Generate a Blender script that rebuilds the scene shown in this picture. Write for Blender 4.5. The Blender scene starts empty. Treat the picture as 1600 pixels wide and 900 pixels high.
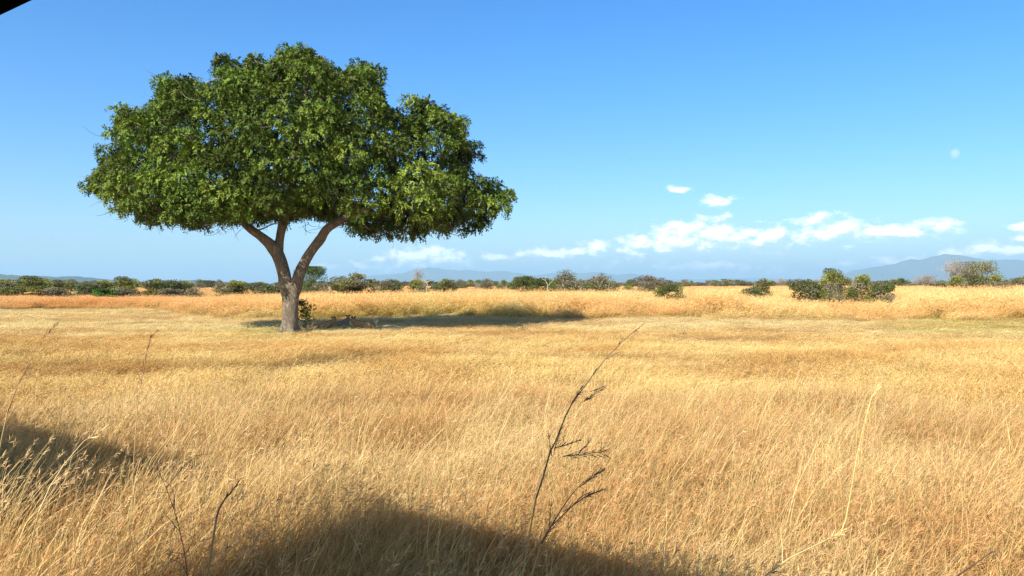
import bpy, math, random
import numpy as np
from mathutils import Vector, Euler
R = math.radians
sc = bpy.context.scene
COL = sc.collection

# ------------------------------------------------------------------ camera, sky, sun, exposure
H_EYE, FPX, HOR = 2.5, 1200.0, 445.0
cam_d = bpy.data.cameras.new('camera'); cam = bpy.data.objects.new('camera', cam_d); COL.objects.link(cam)
cam_d.sensor_width = 36; cam_d.lens = 36 * FPX / 1600.0
cam_d.clip_start = 0.05; cam_d.clip_end = 90000
cam.location = (0, 0, H_EYE)
cam.rotation_euler = (R(90) - math.atan((450 - HOR) / FPX), 0, 0)
sc.camera = cam
sc.view_settings.view_transform = 'Standard'; sc.view_settings.look = 'None'
sc.view_settings.gamma = 1; sc.view_settings.use_curve_mapping = False
sc.view_settings.exposure = 0.84
SUN_AZ, SUN_EL = 34.0, 38.0          # light travels towards this azimuth (from +Y towards +X)
ldir = Vector((math.sin(R(SUN_AZ)) * math.cos(R(SUN_EL)), math.cos(R(SUN_AZ)) * math.cos(R(SUN_EL)), -math.sin(R(SUN_EL))))
sun_d = bpy.data.lights.new('sun', 'SUN'); sun = bpy.data.objects.new('sun', sun_d); COL.objects.link(sun)
sun_d.energy = 5.0; sun_d.angle = R(0.5); sun_d.color = (1.0, 0.955, 0.84)
sun.rotation_euler = ldir.to_track_quat('-Z', 'Y').to_euler()
sun.location = (-20, -30, 30)
sc.cycles.max_bounces = 6; sc.cycles.diffuse_bounces = 3; sc.cycles.glossy_bounces = 1
sc.cycles.transmission_bounces = 3; sc.cycles.transparent_max_bounces = 6; sc.cycles.volume_bounces = 1
sc.cycles.sample_clamp_indirect = 4
sc.cycles.use_denoising = True; sc.cycles.denoising_prefilter = 'NONE'

def pdir(px, py):                     # pixel of the photograph -> azimuth, elevation (degrees)
    x, z = (px - 800) / FPX, (HOR - py) / FPX
    return math.degrees(math.atan2(x, 1)), math.degrees(math.atan2(z, math.hypot(x, 1)))

world = bpy.data.worlds.new('World'); sc.world = world; world.use_nodes = True
wt = world.node_tree; wt.nodes.clear()
def N(t, ty, **k):
    n = t.nodes.new(ty)
    for a, b in k.items(): setattr(n, a, b)
    return n
def M(t, op, a, b=None, c=None, clamp=False):
    n = t.nodes.new('ShaderNodeMath'); n.operation = op; n.use_clamp = clamp
    for i, v in enumerate((a, b, c)):
        if v is None: continue
        if isinstance(v, (int, float)): n.inputs[i].default_value = v
        else: t.links.new(v, n.inputs[i])
    return n.outputs[0]
def VM(t, op, a, b=None):
    n = t.nodes.new('ShaderNodeVectorMath'); n.operation = op
    for i, v in enumerate((a, b)):
        if v is None: continue
        if isinstance(v, tuple): n.inputs[i].default_value = v
        else: t.links.new(v, n.inputs[i])
    return n
def MIX(t, f, a, b, blend='MIX'):
    n = t.nodes.new('ShaderNodeMix'); n.data_type = 'RGBA'; n.blend_type = blend
    for s, v in ((n.inputs[0], f), (n.inputs[6], a), (n.inputs[7], b)):
        if isinstance(v, (int, float)): s.default_value = v
        elif isinstance(v, tuple): s.default_value = v if len(v) == 4 else v + (1,)
        else: t.links.new(v, s)
    return n.outputs[2]
def RAMP(t, f, stops, interp='LINEAR'):
    n = t.nodes.new('ShaderNodeValToRGB'); e = n.color_ramp.elements; n.color_ramp.interpolation = interp
    while len(e) > 1: e.remove(e[-1])
    e[0].position = stops[0][0]; e[0].color = tuple(stops[0][1]) + (1,)
    for p, c in stops[1:]:
        q = e.new(p); q.color = tuple(c) + (1,)
    t.links.new(f, n.inputs[0]); return n.outputs[0]

CLOUDS = [(1058,296,26,8,.62),(1122,315,32,9,.85),
 (1000,385,40,17,1),(1060,376,50,26,1.05),(1110,370,48,25,1.1),(1150,374,44,21,1),(1198,374,38,19,1),
 (1272,347,36,11,.9),(1310,360,56,19,1),(1292,373,40,13,.85),(1385,364,66,14,.95),(1432,362,50,13,.9),(1470,356,34,13,1),(1245,377,24,8,.6),
 (868,397,32,11,1),(905,395,28,8,.8),(936,388,28,12,1),(820,396,16,8,.75),(780,402,42,8,.65),
 (592,405,17,8,.8),(648,404,48,18,1),(692,404,44,15,.95),(560,417,110,9,.55),
 (1596,357,26,8,.8),(1600,371,22,8,.8),(1565,391,70,13,.9),(1500,398,60,12,.7),(1420,408,80,10,.62),
 (1115,414,66,18,.6),(1010,418,170,14,.45),(1230,424,70,10,.55),(640,424,110,12,.5),(760,434,60,6,.6),(1330,412,60,8,.5)]
cg = bpy.data.node_groups.new('cloud_field', 'ShaderNodeTree')
cg.interface.new_socket('Vector', in_out='INPUT', socket_type='NodeSocketVector')
cg.interface.new_socket('Value', in_out='OUTPUT', socket_type='NodeSocketFloat')
gi, go = cg.nodes.new('NodeGroupInput'), cg.nodes.new('NodeGroupOutput')
acc = None
for cx, cy, rx, ry, s in CLOUDS:
    a0, e0 = pdir(cx, cy)
    k = 1.0 / math.cos(R(a0)) ** 0     # angles, not pixels
    rxd = math.degrees(rx / FPX) * math.cos(R(a0)) ** 2; ryd = math.degrees(ry / FPX) * math.cos(R(a0))
    d = VM(cg, 'SUBTRACT', gi.outputs[0], (a0, e0, 0)).outputs[0]
    d = VM(cg, 'MULTIPLY', d, (1 / rxd, 1 / ryd, 0)).outputs[0]
    l = VM(cg, 'LENGTH', d).outputs['Value']
    v = M(cg, 'MULTIPLY_ADD', l, -0.55 * s, s)
    acc = v if acc is None else M(cg, 'SMOOTH_MAX', acc, v, 0.15)
cg.links.new(acc, go.inputs[0])

tc = N(wt, 'ShaderNodeTexCoord')
sep = N(wt, 'ShaderNodeSeparateXYZ'); wt.links.new(tc.outputs['Generated'], sep.inputs[0])
az = M(wt, 'MULTIPLY', M(wt, 'ARCTAN2', sep.outputs[0], sep.outputs[1]), 57.29578)
el = M(wt, 'MULTIPLY', M(wt, 'ARCSINE', sep.outputs[2]), 57.29578)
cmb = N(wt, 'ShaderNodeCombineXYZ'); wt.links.new(az, cmb.inputs[0]); wt.links.new(el, cmb.inputs[1])
def field(vec):
    st = VM(wt, 'MULTIPLY', vec, (1, 1.7, 1)).outputs[0]
    n1 = N(wt, 'ShaderNodeTexNoise'); n1.inputs['Scale'].default_value = 0.75; n1.inputs['Detail'].default_value = 7; n1.inputs['Roughness'].default_value = 0.58
    wt.links.new(st, n1.inputs['Vector'])
    g = wt.nodes.new('ShaderNodeGroup'); g.node_tree = cg; wt.links.new(vec, g.inputs[0])
    return M(wt, 'ADD', g.outputs[0], M(wt, 'MULTIPLY', M(wt, 'SUBTRACT', n1.outputs[0], 0.5), 1.7))
f0 = field(cmb.outputs[0])
f1 = field(VM(wt, 'ADD', cmb.outputs[0], (-0.25, 0.42, 0)).outputs[0])
def smooth(v, a, b):
    n = N(wt, 'ShaderNodeMapRange', interpolation_type='SMOOTHSTEP'); wt.links.new(v, n.inputs[0])
    n.inputs[1].default_value = a; n.inputs[2].default_value = b; return n.outputs[0]
alpha = M(wt, 'MULTIPLY', smooth(f0, 0.26, 0.82), 0.90)
lit = smooth(M(wt, 'SUBTRACT', f0, f1), -0.25, 0.32)
ccol = MIX(wt, lit, (0.55, 0.72, 0.95), (1.35, 1.33, 1.30))
sky = N(wt, 'ShaderNodeTexSky', sky_type='NISHITA'); sky.sun_disc = False
sky.sun_elevation = R(SUN_EL); sky.sun_rotation = R(180 + SUN_AZ)
sky.altitude = 200; sky.air_density = 1.1; sky.dust_density = 0.6; sky.ozone_density = 2.5
SKY_STR = 0.13
skc = MIX(wt, 1.0, sky.outputs[0], (SKY_STR,) * 3, 'MULTIPLY')
grade = N(wt, 'ShaderNodeHueSaturation'); grade.inputs['Saturation'].default_value = 1.35; grade.inputs['Value'].default_value = 1.25
wt.links.new(skc, grade.inputs['Color'])
sdot = VM(wt, 'DOT_PRODUCT', tc.outputs['Generated'], tuple(-ldir)).outputs['Value']      # warm tint added to the unseen sunward sky, so its fill makes shadows less blue
tintc = MIX(wt, smooth(sdot, 0.05, 0.85), MIX(wt, smooth(el, 1.0, 17.0), (0.41, 0.50, 0.66), (0.375, 0.55, 0.70)), (0.98, 0.66, 0.40))
fin = MIX(wt, alpha, MIX(wt, 1.0, grade.outputs[0], tintc, 'MULTIPLY'), ccol)
bg = N(wt, 'ShaderNodeBackground'); bg.inputs[1].default_value = 1.0
wt.links.new(fin, bg.inputs[0])
wo = N(wt, 'ShaderNodeOutputWorld'); wt.links.new(bg.outputs[0], wo.inputs[0])

# ------------------------------------------------------------------ helpers
def tag(o, label=None, cat=None, group=None, kind=None):
    if label: o['label'] = label
    if cat: o['category'] = cat
    if group: o['group'] = group
    if kind: o['kind'] = kind
    return o
def empty(name, loc=(0, 0, 0), rz=0.0):
    o = bpy.data.objects.new(name, None); COL.objects.link(o); o.location = loc; o.rotation_euler = (0, 0, rz)
    o.empty_display_size = 0.3
    return o
def make_mesh(name, V, F, C=None, mat=None, smooth_f=False):
    """V (n,3); F list of arrays (m,k) of any k; C (n,3) vertex colours"""
    me = bpy.data.meshes.new(name)
    V = np.asarray(V, dtype=np.float32)
    Fs = [np.asarray(f, dtype=np.int32) for f in (F if isinstance(F, list) else [F]) if len(f)]
    me.vertices.add(len(V)); me.vertices.foreach_set('co', V.ravel())
    nl = sum(f.size for f in Fs); npoly = sum(len(f) for f in Fs)
    me.loops.add(nl); me.loops.foreach_set('vertex_index', np.concatenate([f.ravel() for f in Fs]))
    starts = []; s = 0
    for f in Fs:
        starts.append(s + np.arange(len(f)) * f.shape[1]); s += f.size
    me.polygons.add(npoly); me.polygons.foreach_set('loop_start', np.concatenate(starts).astype(np.int32))
    if smooth_f: me.polygons.foreach_set('use_smooth', np.ones(npoly, dtype=bool))
    me.update(calc_edges=True)
    if C is not None:
        a = me.color_attributes.new('col', 'FLOAT_COLOR', 'POINT')
        c4 = np.ones((len(V), 4), dtype=np.float32); c4[:, :3] = C
        a.data.foreach_set('color', c4.ravel())
    if mat: me.materials.append(mat)
    return me
def link(name, me, parent=None, loc=None):
    o = bpy.data.objects.new(name, me); COL.objects.link(o)
    if parent: o.parent = parent
    if loc is not None: o.location = loc
    return o
class Acc:
    def __init__(s): s.V = []; s.F = {}; s.C = []; s.n = 0
    def add(s, V, F, C=None):
        V = np.asarray(V, dtype=np.float32)
        F = np.asarray(F, dtype=np.int32) + s.n
        s.V.append(V); s.F.setdefault(F.shape[1], []).append(F); s.n += len(V)
        c = np.ones((len(V), 3), dtype=np.float32)
        if C is not None: c[:] = C
        s.C.append(c)
    def tube(s, P, rad, k=6, C=None):
        P = np.asarray(P, dtype=np.float64); n = len(P); rad = np.broadcast_to(np.asarray(rad, float), (n,))
        T = np.gradient(P, axis=0); T /= np.linalg.norm(T, axis=1)[:, None] + 1e-9
        up = np.array([0, 0, 1.0]) if abs(T[0, 2]) < 0.9 else np.array([0, 1.0, 0])
        A = np.cross(T, up); A /= np.linalg.norm(A, axis=1)[:, None] + 1e-9
        for i in range(1, n):
            a = A[i - 1] - T[i] * np.dot(A[i - 1], T[i]); A[i] = a / (np.linalg.norm(a) + 1e-9)
        B = np.cross(T, A)
        th = np.arange(k) * 2 * math.pi / k
        V = P[:, None, :] + rad[:, None, None] * (np.cos(th)[None, :, None] * A[:, None, :] + np.sin(th)[None, :, None] * B[:, None, :])
        i = np.arange(n - 1)[:, None] * k; j = np.arange(k)[None, :]; j2 = (j + 1) % k
        F = np.stack([i + j, i + j2, i + k + j2, i + k + j], -1).reshape(-1, 4)
        s.add(V.reshape(-1, 3), F, C)
        if k <= 12:
            s.add(V[-1], np.arange(k)[None, :], C); s.add(V[0], np.arange(k)[None, ::-1], C)
    def box(s, a, b, C=None, T=None):
        x0, y0, z0 = a; x1, y1, z1 = b
        V = np.array([(x, y, z) for x in (x0, x1) for y in (y0, y1) for z in (z0, z1)], float)
        F = np.array([(0, 1, 3, 2), (4, 6, 7, 5), (0, 4, 5, 1), (2, 3, 7, 6), (0, 2, 6, 4), (1, 5, 7, 3)])
        if T is not None: V = T(V)
        s.add(V, F, C)
    def mesh(s, name, mat, smooth_f=False):
        return make_mesh(name, np.concatenate(s.V), [np.concatenate(f) for f in s.F.values()], np.concatenate(s.C), mat, smooth_f)
    def build(s, name, mat, parent=None, smooth_f=False):
        return link(name, s.mesh(name, mat, smooth_f), parent)

def vnoise(x, y, seed=0, oct=3):
    x = np.asarray(x, float); y = np.asarray(y, float); out = np.zeros(np.broadcast(x, y).shape); a = 1.0; tot = 0
    def h(i, j, s):
        v = np.sin(i * 127.1 + j * 311.7 + s * 74.7) * 43758.5453
        return v - np.floor(v)
    for o in range(oct):
        xi, yi = np.floor(x), np.floor(y); fx, fy = x - xi, y - yi
        fx = fx * fx * (3 - 2 * fx); fy = fy * fy * (3 - 2 * fy)
        s = seed + o * 13
        v = (h(xi, yi, s) * (1 - fx) + h(xi + 1, yi, s) * fx) * (1 - fy) + (h(xi, yi + 1, s) * (1 - fx) + h(xi + 1, yi + 1, s) * fx) * fy
        out += v * a; tot += a; a *= 0.5; x = x * 2.03 + 5; y = y * 2.03 + 9
    return out / tot
def gh(x, y):                      # gentle ground relief
    x = np.asarray(x, float); y = np.asarray(y, float)
    r = np.hypot(x, y)
    return (vnoise(x / 9, y / 9, 3, 2) - 0.5) * 0.22 * np.clip((r - 9) / 10, 0, 1) * np.clip((600 - r) / 300, 0, 1)

# ------------------------------------------------------------------ materials
def mat_new(name):
    m = bpy.data.materials.new(name); m.use_nodes = True; m.node_tree.nodes.clear(); return m, m.node_tree
def out(t, s): 
    o = N(t, 'ShaderNodeOutputMaterial'); t.links.new(s, o.inputs['Surface']); return o
def leafmat(name, transl=0.35, rough=0.5, spec=0.25, inst=False, tr_tint=(1.1, 1.15, 0.5), var=0.0):
    m, t = mat_new(name)
    a = N(t, 'ShaderNodeAttribute', attribute_name='col'); c = a.outputs['Color']
    if inst:
        b = N(t, 'ShaderNodeAttribute', attribute_name='tint', attribute_type='INSTANCER')
        c = MIX(t, 1.0, c, b.outputs['Color'], 'MULTIPLY')
    p = N(t, 'ShaderNodeBsdfPrincipled'); t.links.new(c, p.inputs['Base Color'])
    p.inputs['Roughness'].default_value = rough; p.inputs['Specular IOR Level'].default_value = spec
    tr = N(t, 'ShaderNodeBsdfTranslucent'); t.links.new(MIX(t, 1.0, c, tr_tint, 'MULTIPLY'), tr.inputs[0])
    mx = N(t, 'ShaderNodeMixShader'); mx.inputs[0].default_value = transl
    t.links.new(p.outputs[0], mx.inputs[1]); t.links.new(tr.outputs[0], mx.inputs[2]); out(t, mx.outputs[0])
    return m
def barkmat(name, c0, c1, scale=6.0, bump=0.6):
    m, t = mat_new(name)
    tc = N(t, 'ShaderNodeTexCoord'); mp = N(t, 'ShaderNodeMapping'); mp.inputs['Scale'].default_value = (1, 1, 0.28)
    t.links.new(tc.outputs['Object'], mp.inputs[0])
    n1 = N(t, 'ShaderNodeTexNoise'); n1.inputs['Scale'].default_value = scale; n1.inputs['Detail'].default_value = 8; n1.inputs['Roughness'].default_value = 0.65
    t.links.new(mp.outputs[0], n1.inputs['Vector'])
    v = N(t, 'ShaderNodeTexVoronoi'); v.inputs['Scale'].default_value = scale * 1.6; v.feature = 'DISTANCE_TO_EDGE'
    nn = VM(t, 'ADD', mp.outputs[0], None); t.links.new(n1.outputs['Color'], nn.inputs[1])
    t.links.new(nn.outputs[0], v.inputs['Vector'])
    n2 = N(t, 'ShaderNodeTexNoise'); n2.inputs['Scale'].default_value = 1.3; n2.inputs['Detail'].default_value = 3
    t.links.new(tc.outputs['Object'], n2.inputs['Vector'])
    crk = M(t, 'MULTIPLY', M(t, 'MINIMUM', v.outputs['Distance'], 0.25), 4.0)
    f = M(t, 'MULTIPLY', M(t, 'ADD', M(t, 'MULTIPLY', n1.outputs[0], 0.8), M(t, 'MULTIPLY', n2.outputs[0], 0.7)), M(t, 'MULTIPLY_ADD', crk, 0.5, 0.5))
    c = RAMP(t, f, [(0.15, c0), (0.45, tuple((np.array(c0) + c1) / 2)), (0.8, c1)])
    p = N(t, 'ShaderNodeBsdfPrincipled'); t.links.new(c, p.inputs['Base Color']); p.inputs['Roughness'].default_value = 0.9
    p.inputs['Specular IOR Level'].default_value = 0.15
    b = N(t, 'ShaderNodeBump'); b.inputs['Strength'].default_value = bump; b.inputs['Distance'].default_value = 0.06
    t.links.new(f, b.inputs['Height']); t.links.new(b.outputs[0], p.inputs['Normal']); out(t, p.outputs[0])
    return m
def plain(name, col, rough=0.6, metal=0.0, spec=0.4, nscale=8, nvar=0.15, bump=0.0):
    m, t = mat_new(name)
    tc = N(t, 'ShaderNodeTexCoord'); n = N(t, 'ShaderNodeTexNoise'); n.inputs['Scale'].default_value = nscale; n.inputs['Detail'].default_value = 5
    t.links.new(tc.outputs['Object'], n.inputs['Vector'])
    c = MIX(t, n.outputs[0], tuple(x * (1 - nvar) for x in col), tuple(min(1, x * (1 + nvar)) for x in col))
    p = N(t, 'ShaderNodeBsdfPrincipled'); t.links.new(c, p.inputs['Base Color']); p.inputs['Roughness'].default_value = rough
    p.inputs['Metallic'].default_value = metal; p.inputs['Specular IOR Level'].default_value = spec
    if bump:
        b = N(t, 'ShaderNodeBump'); b.inputs['Strength'].default_value = bump; b.inputs['Distance'].default_value = 0.02
        t.links.new(n.outputs[0], b.inputs['Height']); t.links.new(b.outputs[0], p.inputs['Normal'])
    out(t, p.outputs[0]); return m
MG = leafmat('dry_grass_blades', 0.32, 0.55, 0.2, True, (1.0, 0.92, 0.7))
ML = leafmat('tree_leaves', 0.14, 0.6, 0.12)
MLB = leafmat('bush_leaves', 0.16, 0.6, 0.2)
MS = leafmat('stalk_straw', 0.15, 0.6, 0.2, False, (1, 0.9, 0.7))
MB = barkmat('tree_bark', (0.035, 0.026, 0.020), (0.36, 0.29, 0.22), 4.2, 1.0)
MB2 = barkmat('bush_bark', (0.10, 0.075, 0.055), (0.30, 0.24, 0.18), 5.0, 0.3)
MBP = barkmat('pale_dead_wood', (0.22, 0.18, 0.14), (0.50, 0.44, 0.37), 5.0, 0.3)

# ground
def ground_mat():
    m, t = mat_new('dry_savanna_soil')
    tc = N(t, 'ShaderNodeTexCoord')
    def nz(s, d=6, r=0.6):
        n = N(t, 'ShaderNodeTexNoise'); n.inputs['Scale'].default_value = s; n.inputs['Detail'].default_value = d; n.inputs['Roughness'].default_value = r
        t.links.new(tc.outputs['Object'], n.inputs['Vector']); return n.outputs[0]
    a, b, c = nz(0.12), nz(1.7), nz(14, 8, 0.7)
    f = M(t, 'ADD', M(t, 'MULTIPLY', a, 0.5), M(t, 'MULTIPLY', b, 0.5))
    col = RAMP(t, f, [(0.3, (0.26, 0.17, 0.075)), (0.5, (0.36, 0.25, 0.10)), (0.7, (0.48, 0.36, 0.16))])
    col = MIX(t, M(t, 'MULTIPLY', M(t, 'SUBTRACT', 0.62, c, clamp=True), 1.8, clamp=True), col, (0.20, 0.125, 0.055))
    p = N(t, 'ShaderNodeBsdfPrincipled'); t.links.new(col, p.inputs['Base Color']); p.inputs['Roughness'].default_value = 0.95; p.inputs['Specular IOR Level'].default_value = 0.1
    bm = N(t, 'ShaderNodeBump'); bm.inputs['Strength'].default_value = 0.8; bm.inputs['Distance'].default_value = 0.12
    t.links.new(M(t, 'ADD', c, b), bm.inputs['Height']); t.links.new(bm.outputs[0], p.inputs['Normal']); out(t, p.outputs[0])
    return m
rr = np.concatenate([np.array([0.0]), np.geomspace(0.6, 600, 170), np.geomspace(700, 42000, 22)])
th = np.linspace(0, 2 * math.pi, 361)[:-1]
GX = rr[1:, None] * np.sin(th); GY = rr[1:, None] * np.cos(th)
GV = np.stack([GX, GY, gh(GX, GY)], -1).reshape(-1, 3)
GV = np.concatenate([GV, [[0, 0, 0]]])
i = np.arange(len(rr) - 2)[:, None] * 360; j = np.arange(360)[None]; j2 = (j + 1) % 360
GF = np.stack([i + j, i + 360 + j, i + 360 + j2, i + j2], -1).reshape(-1, 4)
GT = np.stack([np.full(360, len(GV) - 1), np.arange(360), (np.arange(360) + 1) % 360], -1)
g = link('ground', make_mesh('ground', GV, [GF, GT], None, ground_mat(), True)); tag(g, kind='structure')

# the track the truck stands on, running forward-left
UV = np.array([-0.815, 0.579]); NV = np.array([0.579, 0.815])
def un(u, n): return UV * u + NV * n
tk = Acc(); us = np.linspace(-60, 90, 76); ns = np.linspace(-2.6, 1.05, 9)
P = np.array([[np.append(un(u, n + 0.12 * math.sin(u * 0.7 + n)), 0.0) for n in ns] for u in us])
P[..., 2] = gh(P[..., 0], P[..., 1]) + 0.012
ii = np.arange(75)[:, None] * 9; jj = np.arange(8)[None]
tk.add(P.reshape(-1, 3), np.stack([ii + jj, ii + jj + 1, ii + jj + 10, ii + jj + 9], -1).reshape(-1, 4))
tag(tk.build('dirt_track', plain('track_soil', (0.34, 0.24, 0.15), 0.95, nscale=3, nvar=0.35, bump=0.8)), kind='structure')

# ------------------------------------------------------------------ hills and mountains (real ridges, far away)
def ridge(name, pts, dist, depth, mat, seed, rough=0.05, kind_n=None):
    xs = np.array([p[0] for p in pts], float); ys = np.array([p[1] for p in pts], float)
    px = np.linspace(xs[0], xs[-1], max(60, int((xs[-1] - xs[0]) / 3)))
    hh = np.interp(px, xs, HOR - ys)                       # height in px
    hh = np.maximum(hh, 0) * dist / FPX
    hh += 24.0
    hh *= 1 + rough * (vnoise(px / 9, px * 0, seed, 4) - 0.5) * 2
    rows = np.linspace(-1, 1, 27)
    V = []
    for r in rows:
        prof = (1 - abs(r)) ** 0.8
        y = dist + r * depth
        x = (px - 800) / FPX * dist + r * depth * 0.15
        nzv = vnoise(px / 14 + r * 2.2, r * 3.5 + px * 0.01, seed + 5, 4)
        z = hh * prof * (1 - (1 - prof) * 0.9 * (nzv - 0.15)) - 25
        V.append(np.stack([x, np.full_like(x, y), z], -1))
    V = np.array(V); n = len(px)
    ii = np.arange(len(rows) - 1)[:, None] * n; jj = np.arange(n - 1)[None]
    F = np.stack([ii + jj, ii + jj + 1, ii + n + jj + 1, ii + n + jj], -1).reshape(-1, 4)
    o = link(name, make_mesh(name, V.reshape(-1, 3), F, None, mat, True)); tag(o, kind='structure'); return o
m_hill = plain('hill_woodland', (0.055, 0.075, 0.035), 0.95, nscale=0.012, nvar=0.35, spec=0.05)
m_mtn = plain('mountain_slopes', (0.10, 0.12, 0.10), 0.95, nscale=0.002, nvar=0.4, spec=0.05)
ridge('hill', [(-700,432),(-300,430),(-60,427),(0,428),(45,430),(90,432),(120,431),(150,434),(185,438),(215,440),(250,438.5),(290,437.5),(320,436.5),(345,439),(380,443),(420,446)], 6500, 900, m_hill, 2, 0.06)
ridge('mountains', [(520,447),(570,431),(600,429),(625,427),(650,421),(668,417),(690,420),(715,422.5),(730,421),(760,425),(780,423),(800,425),(815,427),(835,430),(860,427),(885,425),(905,427),(930,424.5),(950,427),(965,430),(985,427),(1005,430),(1030,437),(1060,443),(1100,447)], 21000, 2600, m_mtn, 7, 0.05)
ridge('far_mountains', [(540,447),(640,434),(760,433),(900,434),(1000,438),(1100,436),(1180,434),(1260,437),(1330,441),(1400,447)], 27000, 1800, m_mtn, 17, 0.08)
ridge('mountains', [(1270,447),(1300,436),(1330,423),(1360,418),(1395,413),(1410,407),(1425,405),(1440,406),(1460,400),(1472,397),(1490,397.5),(1510,400),(1540,406),(1570,405),(1600,407),(1650,409),(1800,402),(1950,415),(2100,440)], 18000, 2300, m_mtn, 11, 0.03)

# ------------------------------------------------------------------ leaves helper
def leaf_quads(P, D, L, W, rng, C, S0=None):
    """diamond leaves at P (n,3), direction D (n,3), length L, width W"""
    n = len(P)
    D = D / (np.linalg.norm(D, axis=1)[:, None] + 1e-9)
    S = np.cross(D, rng.normal(size=(n, 3)) if S0 is None else S0 + rng.normal(size=(n, 3)) * 0.3); S /= np.linalg.norm(S, axis=1)[:, None] + 1e-9
    L = np.broadcast_to(L, (n,))[:, None]; W = np.broadcast_to(W, (n,))[:, None]
    V = np.stack([P, P + D * L * 0.5 + S * W * 0.5, P + D * L, P + D * L * 0.45 - S * W * 0.5], 1)
    F = np.arange(n * 4).reshape(n, 4)
    return V.reshape(-1, 3), F, np.repeat(C, 4, axis=0)
def inpoly(px, py, poly):
    x = np.asarray(px); y = np.asarray(py); r = np.zeros(x.shape, bool); n = len(poly)
    for i in range(n):
        x0, y0 = poly[i]; x1, y1 = poly[(i + 1) % n]
        c = ((y0 > y) != (y1 > y)) & (x < (x1 - x0) * (y - y0) / ((y1 - y0) + 1e-12) + x0)
        r ^= c
    return r
def pdist(px, py, line):
    d = np.full(np.shape(px), 1e9)
    for (x0, y0), (x1, y1) in zip(line[:-1], line[1:]):
        dx, dy = x1 - x0, y1 - y0
        t = np.clip(((px - x0) * dx + (py - y0) * dy) / (dx * dx + dy * dy), 0, 1)
        d = np.minimum(d, np.hypot(px - x0 - t * dx, py - y0 - t * dy))
    return d
def bez(a, b, c, n):
    t = np.linspace(0, 1, n)[:, None]; return a * (1 - t) ** 2 + 2 * b * t * (1 - t) + c * t * t

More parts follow.
